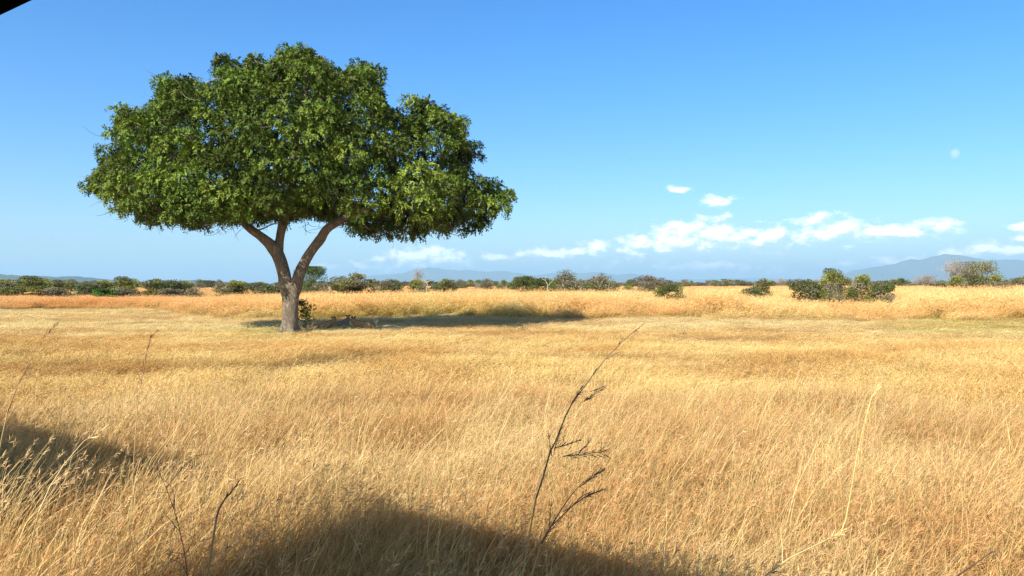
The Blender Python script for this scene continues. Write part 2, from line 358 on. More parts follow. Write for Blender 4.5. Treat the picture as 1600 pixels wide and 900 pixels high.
# ------------------------------------------------------------------ the big tree
TD = 40.0; K = TD / FPX
TX, TY = (453 - 800) * K, TD
def tp(px, py, y=0.0): return np.array([(px - 453) * K, y, (520 - py) * K])
def big_tree():
    rng = np.random.default_rng(11)
    root = empty('acacia_tree', (TX, TY, float(gh(TX, TY)) - 0.02))
    tag(root, 'large spreading green tree with a forked trunk standing alone in the dry grass', 'tree')
    top_px = [(125,286),(150,262),(158,235),(182,222),(172,198),(180,168),(205,158),(232,164),(242,120),(268,113),(298,118),(320,134),(332,112),(345,84),(368,90),(398,82),(416,94),(438,68),(478,65),(508,80),(528,104),(545,90),(590,98),(602,130),(612,160),(632,172),(645,152),(668,147),(700,165),(728,185),(738,212),(750,232),(738,268),(752,286),(790,285),(804,305),(795,330),(770,352),(740,366)]
    bot_px = [(740,366),(700,362),(665,372),(620,368),(585,374),(550,362),(520,352),(480,346),(440,352),(400,348),(350,352),(310,358),(270,352),(225,346),(190,335),(168,312),(140,296),(125,286)]
    s = 1.0
    topl = [tuple(tp(*p)[[0, 2]]) for p in top_px]; botl = [tuple(tp(*p)[[0, 2]]) for p in bot_px]
    poly = topl + botl[1:-1]
    def proj(p):                 # where a point of the crown is seen against the traced outline
        k = 1 + p[..., 1] / TD
        return (TX + p[..., 0]) / k - TX, H_EYE + (p[..., 2] - H_EYE) / k
    def yc(x): return 0.36 * np.maximum(np.asarray(x) - 1.0, 0)
    def halfdepth(x, z, sg):
        d = np.minimum(pdist(x, z, topl), pdist(x, z, botl) * 3.2)
        fr = np.minimum(4.0, np.sqrt(np.maximum(0, 2 * 2.6 * d))); bk = np.minimum(6.8, np.sqrt(np.maximum(0, 2 * 4.6 * d)))
        return np.where(sg < 0, fr * 1.1, bk) * np.sqrt(np.clip(1 - (x / 13.0) ** 2, 0.1, 1))
    cents = []; rads = []; norms = []
    tries = rng.uniform([-12.5, -4.4, 4.5], [14.5, 11.0, 17.5], (260000, 3))
    ax, az_ = proj(tries); ok = inpoly(ax, az_, poly); tries = tries[ok]; ax = ax[ok]; az_ = az_[ok]
    dd = np.minimum(pdist(ax, az_, topl), pdist(ax, az_, botl))
    ry_ = tries[:, 1] - yc(tries[:, 0]); hd = halfdepth(ax, az_, np.sign(ry_)); ok = np.abs(ry_) < hd; hd = hd - np.abs(ry_)
    tries, dd, hd = tries[ok], dd[ok], hd[ok]
    for p, d, h in zip(tries, dd, hd):
        surf = min(d, h)
        qx, qz = proj(p); cx_, cy_ = 453 + float(qx) / K, 520 - float(qz) / K
        if p[1] - float(yc(p[0])) < 1.2 and 385 < cx_ < 660 and cy_ > 312 + abs(cx_ - 500) * 0.12: continue      # the open hollow under the crown
        if surf > 1.5 and rng.random() < 0.93: continue
        r = rng.uniform(0.65, 1.45)
        r = min(r, d * 0.85 - 0.12)
        if r < 0.32: continue
        if cents:
            q = np.array(cents)
            if np.min(np.linalg.norm((q - p) * [1, 1, 1.6], axis=1) - 0.80 * np.array(rads)) < 0.78 * r: continue
        cents.append(p); rads.append(r)
        if len(cents) > 420: break
    def unproj(x, z, y):
        k = 1 + y / TD
        return np.array([(TX + x) * k - TX, y, H_EYE + (z - H_EYE) * k])
    # finer fringe clumps that follow the outline
    full = topl + botl[1:]
    for a, b in zip(full[:-1], full[1:]):
        L = math.hypot(b[0] - a[0], b[1] - a[1])
        for k in range(max(1, int(L / 0.55))):
            t = rng.random(); x = a[0] + (b[0] - a[0]) * t; z = a[1] + (b[1] - a[1]) * t
            cx, cz = 0.3, 9.0; d = np.array([cx - x, cz - z]); d /= np.linalg.norm(d)
            r = rng.uniform(0.26, 0.5); q = r + rng.uniform(-0.05, 0.5)
            cents.append(unproj(x + d[0] * q, z + d[1] * q, float(yc(x)) + rng.normal() * 1.2)); rads.append(r)
    for px_, py_, r in ((141, 287, .42), (150, 278, .3), (162, 236, .4), (172, 205, .35), (190, 172, .45), (252, 128, .45), (262, 122, .35), (300, 126, .4), (352, 95, .45), (345, 91, .3), (400, 92, .4), (470, 78, .5), (445, 78, .4), (560, 102, .5), (590, 110, .45), (668, 160, .5), (690, 172, .4), (722, 190, .42), (742, 222, .35), (745, 242, .35), (790, 300, .42), (786, 325, .42), (770, 292, .35), (170, 300, .4), (186, 325, .4), (230, 338, .4)):
        q = tp(px_, py_); cents.append(unproj(q[0], q[2], float(yc(q[0])) + rng.normal() * 0.5)); rads.append(r)
    cents = np.array(cents); rads = np.array(rads)
    # bark: trunk and three limbs
    def smooth_path(pts, n=10):
        P = np.array(pts); out_ = []
        for i in range(len(P) - 1):
            p0 = P[max(0, i - 1)]; p1 = P[i]; p2 = P[i + 1]; p3 = P[min(len(P) - 1, i + 2)]
            for t in np.linspace(0, 1, n, endpoint=False):
                out_.append(0.5 * ((2 * p1) + (p2 - p0) * t + (2 * p0 - 5 * p1 + 4 * p2 - p3) * t * t + (3 * p1 - p0 - 3 * p2 + p3) * t ** 3))
        out_.append(P[-1]); return np.array(out_)
    def limb_surface(acc, pts, k=20, wob=0.07, seed=0):
        P = smooth_path([np.append(p[0], p[1] * 0.88) for p in pts], 8)
        C = P[:, :3]; r = P[:, 3]; n = len(C)
        T = np.gradient(C, axis=0); T /= np.linalg.norm(T, axis=1)[:, None]
        A = np.cross(T, [0, 1, 0]); A /= np.linalg.norm(A, axis=1)[:, None]; B = np.cross(T, A)
        th = np.arange(k) * 2 * math.pi / k
        zz = np.arange(n)[:, None] * 0.22
        wv = 1 + wob * 2 * (vnoise(np.cos(th)[None] * 2.2 + 7 + zz * 0.35, np.sin(th)[None] * 2.2 + zz * 0.35 + seed, seed, 3) - 0.5) * 2
        V = C[:, None] + (r[:, None] * wv)[..., None] * (np.cos(th)[None, :, None] * A[:, None] + np.sin(th)[None, :, None] * B[:, None])
        i = np.arange(n - 1)[:, None] * k; j = np.arange(k)[None]; j2 = (j + 1) % k
        acc.add(V.reshape(-1, 3), np.stack([i + j, i + j2, i + k + j2, i + k + j], -1).reshape(-1, 4))
        acc.add(V[-1], np.arange(k)[None, :]); acc.add(V[0], np.arange(k)[None, ::-1])
        return C, r
    tr = Acc()
    limb_surface(tr, [(tp(452, 526), .66), (tp(452, 518), .57), (tp(453, 506), .49), (tp(453.5, 490), .455), (tp(454, 470), .46), (tp(453.5, 456), .50), (tp(452, 447), .53), (tp(451, 440), .36)], 28, 0.10, 3)
    # root flare lobes
    for a in (0.3, 1.5, 2.7, 3.9, 5.2):
        d = np.array([math.cos(a), math.sin(a), 0])
        tr.tube([tp(452, 505) + d * 0.28, tp(452, 515) + d * 0.42, tp(452, 521) + d * 0.62, tp(452, 525) + d * 0.85], [.16, .20, .19, .12], 8)
    tr.build('trunk', MB, root, True)
    limbs = []
    A1 = Acc(); C1, r1 = limb_surface(A1, [(tp(450, 462, 0.05), .34), (tp(447, 445), .40), (tp(444, 425), .39), (tp(436, 400), .37), (tp(427, 385, -.1), .36), (tp(413, 370, -.3), .27), (tp(395, 355, -.6), .235), (tp(378, 338, -0.36), .21), (tp(350, 305, -0.60), .17), (tp(315, 270, -0.80), .14), (tp(275, 245, -0.88), .10), (tp(230, 225, -0.80), .06)], 18, 0.08, 9)
    limbs.append((A1, C1, r1))
    A2 = Acc(); C2, r2 = limb_surface(A2, [(tp(436, 402, .1), .22), (tp(435, 385, .15), .27), (tp(436, 368, .2), .26), (tp(441, 345, .2), .27), (tp(451, 318, .1), .29), (tp(456, 295, 0), .25), (tp(462, 260, -.4), .22), (tp(470, 225, -.9), .19), (tp(482, 190, -1.2), .15), (tp(488, 150, -1.2), .11), (tp(480, 110, -1.0), .06)], 18, 0.08, 19)
    limbs.append((A2, C2, r2))
    A3 = Acc(); C3, r3 = limb_surface(A3, [(np.array([p_[0], p_[1] + float(yc(p_[0] - 1.2)), p_[2]]), r_) for p_, r_ in [(tp(457, 462, -.05), .32), (tp(463, 446, -.1), .37), (tp(470, 425, -.2), .34), (tp(480, 403, -.2), .30), (tp(492, 385, -.2), .28), (tp(503, 372, -.3), .27), (tp(516, 356, -.5), .25), (tp(540, 342, -.8), .22), (tp(575, 322, -0.48), .18), (tp(615, 300, -0.60), .14), (tp(665, 285, -0.64), .10), (tp(715, 290, -1.2), .05)]], 18, 0.08, 29)
    limbs.append((A3, C3, r3))
    nodes = []; nr = []; nl = []
    for k, (A, C, r) in enumerate(limbs):
        s0 = int(len(C) * 0.52)
        for p, q in zip(C[s0:], r[s0:]): nodes.append(p); nr.append(q); nl.append(k)
    # secondary big boughs to spread through the crown
    boughs = [(0, (400, 300), -4.5), (0, (300, 300), 3.5), (0, (330, 180), -1.5), (0, (220, 300), -3.5), (0, (260, 170), 1.5), (0,(370,230),4.0),
              (1, (420, 150), -3.5), (1, (560, 160), -2.5), (1, (450, 230), -5.0), (1, (380, 130), 1.5), (1, (560, 130), 2.5), (1,(500,250),4.5),
              (2, (600, 220), -4.0), (2, (680, 220), 0.5), (2, (700, 320), -2.5), (2, (560, 290), -5.0), (2, (650, 200), 3.5), (2, (760, 310), 0.5), (2,(560,300),4.5)]
    def grow(c, r_end, rmax, k=5):
        N_ = np.array(nodes); w = np.linalg.norm(N_ - c, axis=1) + 0.9 * np.maximum(0, N_[:, 2] - c[2])
        b = int(np.argmin(w)); a = N_[b]; L = np.linalg.norm(c - a)
        if L < 0.15: return
        mid = (a + c) / 2 + np.array([0, 0, -0.05 * L]) + rng.normal(size=3) * 0.09 * L
        m = max(4, int(L / 0.3)); P = bez(a, mid, c, m)
        P[1:-1] += rng.normal(size=(m - 2, 3)) * 0.035
        r0 = min(nr[b] * 0.75, rmax); rad = np.linspace(r0, r_end, m)
        limbs[nl[b]][0].tube(P, rad, k)
        for p, q in zip(P[1:], rad[1:]): nodes.append(p); nr.append(q); nl.append(nl[b])
    for _, (x, z), y in boughs: grow(tp(x, z, (y * 0.55 if y < 0 else y) + float(yc((x - 453) * K))), 0.05, 0.15, 8)
    order = np.argsort(np.linalg.norm(cents - np.array([0, 0, 7.0]), axis=1))
    for i in order: grow(cents[i], 0.012, 0.055)
    for A, C, r in limbs: A.build('limb', MB, root, True)
    # foliage: drooping sprays on every clump
    PP = []; DD = []; CC = []; SS = []; TW = Acc()
    for c, r in zip(cents, rads):
        n = int(105 * (r / 1.0) ** 1.7) + 12
        d = rng.normal(size=(n, 3)); d[:, 2] += 0.5; d /= np.linalg.norm(d, axis=1)[:, None]
        rad = r * rng.uniform(0.35, 1.0, n) ** 0.6
        o = c + d * rad[:, None] * [1, 1, 0.62]
        out_d = d * 0.55 + np.array([0, 0, -0.35]) + rng.normal(size=(n, 3)) * 0.30
        out_d /= np.linalg.norm(out_d, axis=1)[:, None]
        tone = rng.uniform(0.5, 1.55); yel = rng.uniform(0, 1)
        m = 11
        sl = rng.uniform(0.16, 0.38, n)
        t = (np.arange(m) + 0.5) / m
        axis = o[:, None] + out_d[:, None] * (sl[:, None] * t)[..., None] + np.array([0, 0, -1.0]) * (0.35 * sl[:, None] * t * t)[..., None]
        side = np.cross(out_d, rng.normal(size=(n, 3))); side /= np.linalg.norm(side, axis=1)[:, None]
        sg = np.where(np.arange(m) % 2 == 0, 1, -1)[None, :, None]
        ld = side[:, None] * sg * 0.9 + out_d[:, None] * 0.5 + np.array([0, 0, -0.15]) + rng.normal(size=(n, m, 3)) * 0.25
        base = np.array([0.080, 0.132, 0.022]) * (1 - yel * 0.5) + np.array([0.20, 0.238, 0.036]) * yel * 0.5
        col = base * tone * rng.uniform(0.75, 1.25, (n, 1)); col = np.repeat(col[:, None], m, 1) * rng.uniform(0.8, 1.2, (n, m, 1))
        brown = rng.random((n, m)) < 0.012; col[brown] = (0.26, 0.19, 0.09)
        sn = np.repeat((d * 0.6 + np.array([0, 0, 0.9]) + rng.normal(size=(n, 3)) * 0.35)[:, None], m, 1); SS.append(sn.reshape(-1, 3)); PP.append(axis.reshape(-1, 3)); DD.append(ld.reshape(-1, 3)); CC.append(col.reshape(-1, 3))
    # bare twigs: below the crown and pale ones showing through it
    for k in range(300):
        x, z = botl[0]; i0 = rng.integers(0, len(botl) - 1); t = rng.random()
        x = botl[i0][0] * (1 - t) + botl[i0 + 1][0] * t; z = botl[i0][1] * (1 - t) + botl[i0 + 1][1] * t
        y = rng.uniform(-0.6, 1) * 5.0 * math.sqrt(max(0.0, 1 - (x / 11.5) ** 2)); x *= 1 + 0.5 * y / TD if abs(x) < 9 else 0.93; z = max(z, 5.3); p = np.array([x, y, z + rng.uniform(0.1, 0.7)])
        d = rng.normal(size=3) * [1, 1, 0.3] + [0, 0, -0.8]; d /= np.linalg.norm(d); L = rng.uniform(0.3, 0.9)
        P = bez(p, p + d * L * 0.5 + rng.normal(size=3) * 0.12, p + d * L + np.array([rng.normal() * 0.2, 0, 0.12]), 5)
        TW.tube(P, np.linspace(0.014, 0.005, 5), 4, (0.10, 0.075, 0.055))
    for k in range(420):
        i0 = rng.integers(0, len(cents)); c = cents[i0]; 
        p = c + rng.normal(size=3) * rads[i0] * 0.45; d = rng.normal(size=3) * [1, 1, .6] + [0, -0.4, -0.3]; d /= np.linalg.norm(d); L = rng.uniform(0.4, 1.2)
        TW.tube(bez(p, p + d * L * .5 + rng.normal(size=3) * .15, p + d * L, 5), np.linspace(0.016, 0.006, 5), 4, (0.34, 0.28, 0.22))
    P = np.concatenate(PP); D = np.concatenate(DD); C = np.concatenate(CC); n = len(P)
    V, F, C = leaf_quads(P, D, rng.uniform(0.12, 0.21, n), rng.uniform(0.055, 0.095, n), rng, C, np.concatenate(SS))
    TW.add(V, F, C)
    print('crown leaves', n, 'clumps', len(cents))
    TW.build('crown', ML, root)
    return root
big_tree()

# ------------------------------------------------------------------ bushes and trees further off
def plant_meshes(seed, w, h, style='bush', leaf=0.15, nleaf=3800, cols=((0.10, 0.13, 0.035),), stem_mat=None, trunk_h=0.0, nblob=26, stems=5, flat=0.0, twigs=60):
    """returns (wood mesh, leaf mesh or None), size w x h metres, base at the origin"""
    rng = np.random.default_rng(seed); wood = Acc(); lv = Acc()
    z0 = trunk_h
    bl = []; 
    while len(bl) < nblob:
        a = rng.uniform(0, 2 * math.pi); q = math.sqrt(rng.random()); t = rng.random()
        if style == 'umbrella': zz = z0 + (h - z0) * (0.45 + 0.5 * t) * (1 - 0.35 * q * q); rx = q
        elif style == 'cone': zz = z0 + (h - z0) * t; rx = q * (1.05 - 0.75 * t)
        elif style == 'round': zz = z0 + (h - z0) * (0.5 + 0.48 * math.sin((t - 0.5) * math.pi)); rx = q * math.sqrt(max(0.05, 1 - (2 * (zz - z0) / (h - z0) - 1) ** 2))
        else: zz = 0.12 * h + h * 0.85 * t; rx = q * (1.0 - 0.55 * t ** 1.8)
        bl.append((math.cos(a) * rx * w * 0.44, math.sin(a) * rx * w * 0.40, min(zz, h * 0.93)))
    bl = np.array(bl)
    if style == 'bush':
        k = rng.integers(0, nblob, 4); bl[k, 2] = h * rng.uniform(0.8, 1.0, 4); bl[k, :2] *= 0.6; k = rng.integers(0, nblob, nblob // 3); bl[k, 2] = h * rng.uniform(0.1, 0.35, len(k))
    nodes = [np.array([0, 0, 0.0])]; nr = [0.05 * h / 3 + 0.02]
    if trunk_h > 0.3 or style in ('umbrella', 'round'):
        top = np.array([rng.normal() * 0.05 * w, 0, max(trunk_h, h * 0.35)])
        Pt = bez(np.zeros(3), np.array([rng.normal() * 0.08 * w, 0, top[2] * 0.5]), top, 7)
        r0 = 0.035 * h + 0.03; wood.tube(Pt, np.linspace(r0, r0 * 0.7, 7), 7)
        for p in Pt[3:]: nodes.append(p); nr.append(r0 * 0.7)
        nodes = nodes[1:]; nr = nr[1:]
    else:
        for s_ in range(stems):
            a = rng.uniform(0, 6.283); e = np.array([math.cos(a) * w * 0.22, math.sin(a) * w * 0.2, h * rng.uniform(0.35, 0.6)])
            Pt = bez(rng.normal(size=3) * [0.1, 0.1, 0] * w * 0.3, e * [0.3, 0.3, 0.6], e, 6); wood.tube(Pt, np.linspace(0.05, 0.028, 6) * h / 3, 5)
            for p in Pt[2:]: nodes.append(p); nr.append(0.028 * h / 3)
    for i in np.argsort(np.linalg.norm(bl, axis=1)):
        c = bl[i]; Nn = np.array(nodes); b = int(np.argmin(np.linalg.norm(Nn - c, axis=1) + 0.8 * np.maximum(0, Nn[:, 2] - c[2]))); a = Nn[b]; L = np.linalg.norm(c - a)
        P = bez(a, (a + c) / 2 + rng.normal(size=3) * 0.12 * L, c, 5); r0 = max(0.012, nr[b] * 0.8)
        wood.tube(P, np.linspace(r0, 0.011, 5), 4)
        for p, q in zip(P[1:], np.linspace(r0, 0.012, 5)[1:]): nodes.append(p); nr.append(q)
    Nn = np.array(nodes)
    for k in range(twigs):
        a = Nn[rng.integers(len(Nn) // 3, len(Nn))]; d = rng.normal(size=3) + [0, 0, 0.5]; d /= np.linalg.norm(d); L = rng.uniform(0.12, 0.30) * h * (0.6 if nleaf else 1.0)
        e = a + d * L
        if abs(e[0]) > w * 0.55 or e[2] > h * 1.06 or e[2] < 0: continue
        P = bez(a, a + d * L * .5 + rng.normal(size=3) * .1 * L, e, 4); wood.tube(P, np.linspace(0.016, 0.007, 4) * max(1, h / 3), 3)
        for q in range(3):
            s = P[rng.integers(1, 4)]; d2 = d + rng.normal(size=3) * 0.7; d2 /= np.linalg.norm(d2)
            wood.tube([s, s + d2 * L * 0.25, s + d2 * L * 0.5 + rng.normal(size=3) * 0.04], [0.010, 0.008, 0.006], 3)
    wm = wood.mesh('branches', stem_mat or MB2, True)
    if not nleaf: return wm, None
    nleaf = int(nleaf * 1.5); br = rng.uniform(0.12, 0.22, nblob) * min(w, h * 1.2)
    pr = br ** 2; pr /= pr.sum(); which = rng.choice(nblob, nleaf, p=pr)
    tone = rng.uniform(0.5, 1.5, nblob)[which][:, None]
    cc = np.array(cols)[rng.integers(0, len(cols), nblob)][which]
    d = rng.normal(size=(nleaf, 3)); d /= np.linalg.norm(d, axis=1)[:, None]
    P = bl[which] + d * (br[which] * rng.uniform(0.25, 1.0, nleaf) ** 0.5)[:, None] * [1, 1, 0.7 - 0.25 * flat]
    P[:, 2] = np.clip(P[:, 2], 0.03, h * 1.03)
    D = d * 0.6 + rng.normal(size=(nleaf, 3)) * 0.6
    C = cc * tone * rng.uniform(0.7, 1.3, (nleaf, 1))
    V, F, C = leaf_quads(P, D, rng.uniform(0.8, 1.5, nleaf) * leaf, rng.uniform(0.5, 0.9, nleaf) * leaf, rng, C)
    lv.add(V, F, C)
    return wm, lv.mesh('foliage', MLB)
G1 = (0.140, 0.155, 0.040); G2 = (0.190, 0.190, 0.042); G3 = (0.085, 0.120, 0.030); GY = (0.17, 0.165, 0.045); GB = (0.15, 0.125, 0.075); GG = (0.22, 0.20, 0.125); GV_ = (0.06, 0.13, 0.02)
PROTO = {}
def proto(kind, **k): PROTO[kind] = plant_meshes(**k)
proto('green', seed=1, w=5, h=3.6, cols=(G1, G2, GG), nleaf=5200, nblob=34)
proto('green2', seed=2, w=4.4, h=3.4, cols=(G1, G3, GG), nleaf=4600, nblob=30)
proto('flatgreen', seed=3, w=5.4, h=3.8, cols=(G1, G2), style='bush', flat=1, nleaf=5200, nblob=36)
proto('yellow', seed=4, w=4, h=2.8, cols=(GY, G2, GY), nleaf=4200)
proto('grey', seed=5, w=4.2, h=2.6, cols=(GG, GB, GG), nleaf=2600, twigs=130)
proto('vivid', seed=6, w=2.6, h=1.8, cols=(GV_, (0.07, 0.15, 0.02)), nleaf=2200, nblob=14)
proto('dark', seed=7, w=4.4, h=3.4, cols=(G3, G1), style='round', nleaf=6000, nblob=34)
proto('cone', seed=8, w=3.2, h=3.6, cols=(G2, G1, GB), style='cone', nleaf=3400, nblob=24)
proto('twiggy', seed=9, w=4.8, h=3.3, cols=(GB, GG, G1), nleaf=2000, twigs=210, nblob=30)
proto('umbrella', seed=10, w=4.4, h=4.2, cols=(G1, GG), style='umbrella', trunk_h=1.5, nleaf=3000, nblob=24, flat=1, twigs=70)
proto('umbrella_brown', seed=12, w=5, h=4.0, cols=(GB, (0.16, 0.12, 0.09)), style='umbrella', trunk_h=1.2, nleaf=2200, nblob=26, flat=1, twigs=120)
proto('round', seed=13, w=9, h=7.2, cols=(G3, (0.06, 0.10, 0.02)), style='round', trunk_h=0.8, nleaf=9000, nblob=60, leaf=0.2)
proto('bare', seed=14, w=4.4, h=4.6, style='umbrella', trunk_h=1.5, nleaf=0, nblob=40, twigs=300, stem_mat=barkmat('grey_bare_wood', (0.20, 0.17, 0.145), (0.42, 0.37, 0.32), 5, 0.2))
proto('bare_pale', seed=15, w=2.6, h=4.6, style='cone', trunk_h=1.2, nleaf=0, nblob=30, twigs=170, stem_mat=MBP)
proto('half_bare', seed=16, w=9, h=5.6, cols=((0.23, 0.22, 0.09), (0.20, 0.18, 0.10), (0.16, 0.18, 0.055)), style='bush', nleaf=6500, nblob=80, twigs=420, leaf=0.15)
proto('sparse_tree', seed=18, w=4.6, h=4.6, cols=(G1, GG), style='cone', trunk_h=0.5, nleaf=2400, nblob=26, twigs=160)
def pxpos(px, d): return ((px - 800) / FPX * d, d)
used = {}
def plant(kind, cx, wpx, top, d, label, name='bush', cat='bush', group='bushes along the edge of the plain', rz=None, seed=0):
    """cx, width and top in photograph pixels at distance d"""
    wm, lm = PROTO[kind]
    x, y = pxpos(cx, d); z = float(gh(x, y))
    hm = (H_EYE + (HOR - top) / FPX * d) - z; wm_ = wpx / FPX * d * ((1.4 if cx < 460 else 1.25 if cx < 1200 else 1.1) if d < 130 and group.startswith('bush') else 1.0)
    vs = np.array([v.co for v in wm.vertices]) if kind not in used else None
    if kind not in used:
        src = lm or wm; n = len(src.vertices); co = np.empty(n * 3, np.float32); src.vertices.foreach_get('co', co); co = co.reshape(-1, 3)
        used[kind] = (np.ptp(co[:, 0]), co[:, 2].max())
    W0, H0 = used[kind]
    r = random.Random(seed + int(cx)); ang = r.choice((0.0, math.pi)) + r.uniform(-0.35, 0.35) if rz is None else rz
    o = empty(name, (x, y, z - 0.02), ang)
    o.scale = (wm_ / W0, wm_ / W0 * r.uniform(0.85, 1.1), hm / H0)
    tag(o, label, cat, group)
    link('branches', wm, o)
    if lm: link('foliage', lm, o)
    return o
B = plant
gl = 'bushes along the left edge of the plain'
B('green', 4, 56, 435, 112, 'dull green bush cut by the left edge of the picture', group=gl)
B('flatgreen', 54, 62, 430, 110, 'tall broad olive bush with a flat dark top, the highest near the far left', group=gl)
B('grey', 88, 40, 448, 104, 'low grey-green bush in front of the broad olive bush on the far left', group=gl)
B('yellow', 108, 44, 440, 113, 'yellowish green bush right of the broad flat-topped olive bush', group=gl)
B('green2', 133, 44, 440, 111, 'mid green bush between the yellowish bush and the bright green shrub', group=gl)
B('vivid', 162, 32, 450, 103, 'small bright green shrub, the most vivid of the left row', group=gl, name='shrub', cat='shrub')
B('green', 163, 46, 437, 114, 'olive bush rising behind the small bright green shrub', group=gl)
B('flatgreen', 197, 50, 431, 112, 'tall dark-topped bush just right of the bright green shrub', group=gl)
B('grey', 192, 44, 449, 104, 'low greyish bush at the foot of the tall dark-topped bush', group=gl)
B('cone', 238, 36, 434, 109, 'bush with a pointed top in the middle of the left row', group=gl)
B('green2', 263, 44, 435, 113, 'dark bush right of the pointed one in the left row', group=gl)
B('grey', 266, 50, 450, 103, 'low grey thorny bush below the dark bush of the left row', group=gl)
B('green', 289, 40, 438, 116, 'bush with a ragged top beside the gap in the left row', group=gl)
B('twiggy', 301, 28, 449, 100, 'small grey half-dead shrub just left of the gap in the left row', group=gl, name='shrub', cat='shrub')
B('twiggy', 348, 36, 440, 112, 'greyish bare-twigged bush just right of the gap in the left row', group=gl)
B('green', 374, 50, 438, 112, 'wide olive bush between the gap in the row and the big tree', group=gl)
B('green2', 410, 50, 440, 111, 'olive bush just left of the big tree trunk', group=gl)
B('grey', 436, 40, 443, 112, 'bush half hidden behind the trunk of the big tree', group=gl)
B('green2', 478, 40, 447, 112, 'low green bush seen between the trunk and the round dark tree', group=gl)
B('round', 488, 60, 415, 190, 'round dense dark green tree seen through the fork of the big tree', 'round_tree', 'tree', 'larger trees beyond the tall grass')
gm = 'bushes behind the tall grass in the middle'
B('twiggy', 500, 36, 441, 120, 'grey shrub below the round dark green tree', group=gm, name='shrub', cat='shrub')
B('umbrella', 551, 56, 425, 96, 'flat-topped thorn bush with open crown right of the round dark tree', 'thorn_tree', 'tree', gm)
B('yellow', 531, 32, 443, 92, 'small yellow-green bush at the left foot of the flat-topped thorn bush', group=gm)
B('green', 556, 50, 441, 97, 'olive bush under the crown of the flat-topped thorn bush', group=gm)
B('umbrella', 586, 14, 434, 130, 'tiny umbrella-shaped tree between the flat-topped thorn bush and the grey bush', 'small_tree', 'tree', gm)
B('twiggy', 597, 42, 437, 98, 'grey-brown twiggy bush left of the greener one beside it', group=gm)
B('green2', 616, 36, 434, 100, 'grey-green bush just left of the bare pale tree', group=gm)
B('bare_pale', 654, 22, 414, 104, 'bare pale tree rising above a green bush', 'dead_tree', 'tree', gm)
B('green', 651, 42, 435, 96, 'yellow-green bush under the bare pale tree', group=gm)
B('green2', 680, 26, 443, 108, 'small dull bush behind the forked dead trunk', group=gm)
B('cone', 700, 32, 434, 92, 'pointed olive bush right of the forked dead trunk', group=gm)
B('umbrella', 731, 25, 436, 180, 'small umbrella tree standing alone right of the pointed bush', 'small_tree', 'tree', gm)
B('green2', 719, 26, 446, 250, 'low dark bush left of the small lone umbrella tree', group=gm)
B('bare', 748, 28, 440, 180, 'small bare grey tree right of the lone umbrella tree', 'dead_tree', 'tree', gm)
B('sparse_tree', 762, 30, 434, 140, 'thin ragged tree halfway between the lone umbrella tree and the dark round bush', 'small_tree', 'tree', gm)
B('green', 781, 24, 443, 150, 'low green bush between the thin ragged tree and the dark round bush', group=gm)
B('twiggy', 796, 26, 441, 140, 'grey twiggy bush touching the left side of the dark round bush', group=gm)
B('dark', 820, 46, 430, 98, 'dense dark round bush, the leftmost of the pair of dark bushes', group=gm)
B('dark', 846, 44, 433, 98, 'dense dark bush, the right one of the pair of dark bushes', group=gm)
B('green', 862, 40, 441, 98, 'dull bush at the foot of the crooked white dead tree', group=gm)
B('sparse_tree', 887, 46, 420, 100, 'slender tree with a small leafy top, tallest right of the dark pair', 'small_tree', 'tree', gm)
B('twiggy', 893, 56, 437, 97, 'brownish bush spreading around the stem of the slender tree', group=gm)
B('green2', 921, 30, 437, 108, 'small olive bush between the slender tree and the twiggy grey-brown bush', group=gm)
B('twiggy', 940, 50, 430, 94, 'twiggy grey-brown bush with a bare spike on top', group=gm)
B('sparse_tree', 942, 22, 425, 95, 'thin bare-topped tree sticking out of the twiggy grey-brown bush', 'small_tree', 'tree', gm)
B('umbrella', 962, 24, 440, 220, 'small far tree right of the twiggy grey-brown bush', 'small_tree', 'tree', gm)
B('green', 981, 30, 446, 120, 'low round bush alone left of the brown umbrella tree', group=gm)
B('umbrella_brown', 1015, 56, 428, 100, 'brown umbrella tree behind a dense green bush', 'thorn_tree', 'tree', gm)
B('twiggy', 1010, 40, 440, 96, 'brown bush below the crown of the brown umbrella tree', group=gm)
B('dark', 1047, 46, 443, 76, 'dense green bush standing in the grass right of the brown umbrella tree', group=gm)
gr = 'bushes standing in the tall grass on the right'
B('cone', 1190, 30, 433, 84, 'dark green bush with a pointed top leaning right', group=gr)
B('green2', 1172, 40, 447, 82, 'low spreading bush at the left foot of the leaning pointed bush', group=gr)
B('green2', 1262, 66, 434, 72, 'wide green bush at the left end of the big right-hand clump', group=gr)
B('flatgreen', 1302, 60, 417, 71, 'tallest green bush in the middle of the big right-hand clump', group=gr)
B('twiggy', 1300, 40, 440, 68, 'grey shrub in front of the tallest bush of the right-hand clump', group=gr, name='shrub', cat='shrub')
B('green', 1346, 56, 427, 73, 'rounded green bush right of the tallest bush of the clump', group=gr)
B('green2', 1376, 50, 436, 70, 'low green bush at the right end of the big right-hand clump', group=gr)
B('twiggy', 1392, 22, 459, 62, 'tiny dull shrub in the grass just past the right end of the clump', group=gr, name='shrub', cat='shrub')
B('dark', 1408, 18, 434, 330, 'small round dark tree far off right of the big bush clump', 'round_tree', 'tree', gr)
B('bare', 1448, 42, 425, 170, 'bare umbrella-shaped tree in front of the blue mountain', 'bare_tree', 'tree', gr)
B('half_bare', 1528, 84, 407, 104, 'broad dull green tree with thinning leaves, nearest the mountain peak', 'thinning_tree', 'tree', gr)
B('bare', 1494, 50, 397, 106, 'bare grey branched tree rising on the left of the broad thinning tree', 'bare_tree', 'tree', gr)
B('green2', 1526, 64, 426, 103, 'olive bush filling the space directly under the broad thinning tree', group=gr)
B('green', 1553, 44, 428, 102, 'olive bush at the right foot of the broad thinning tree', group=gr)
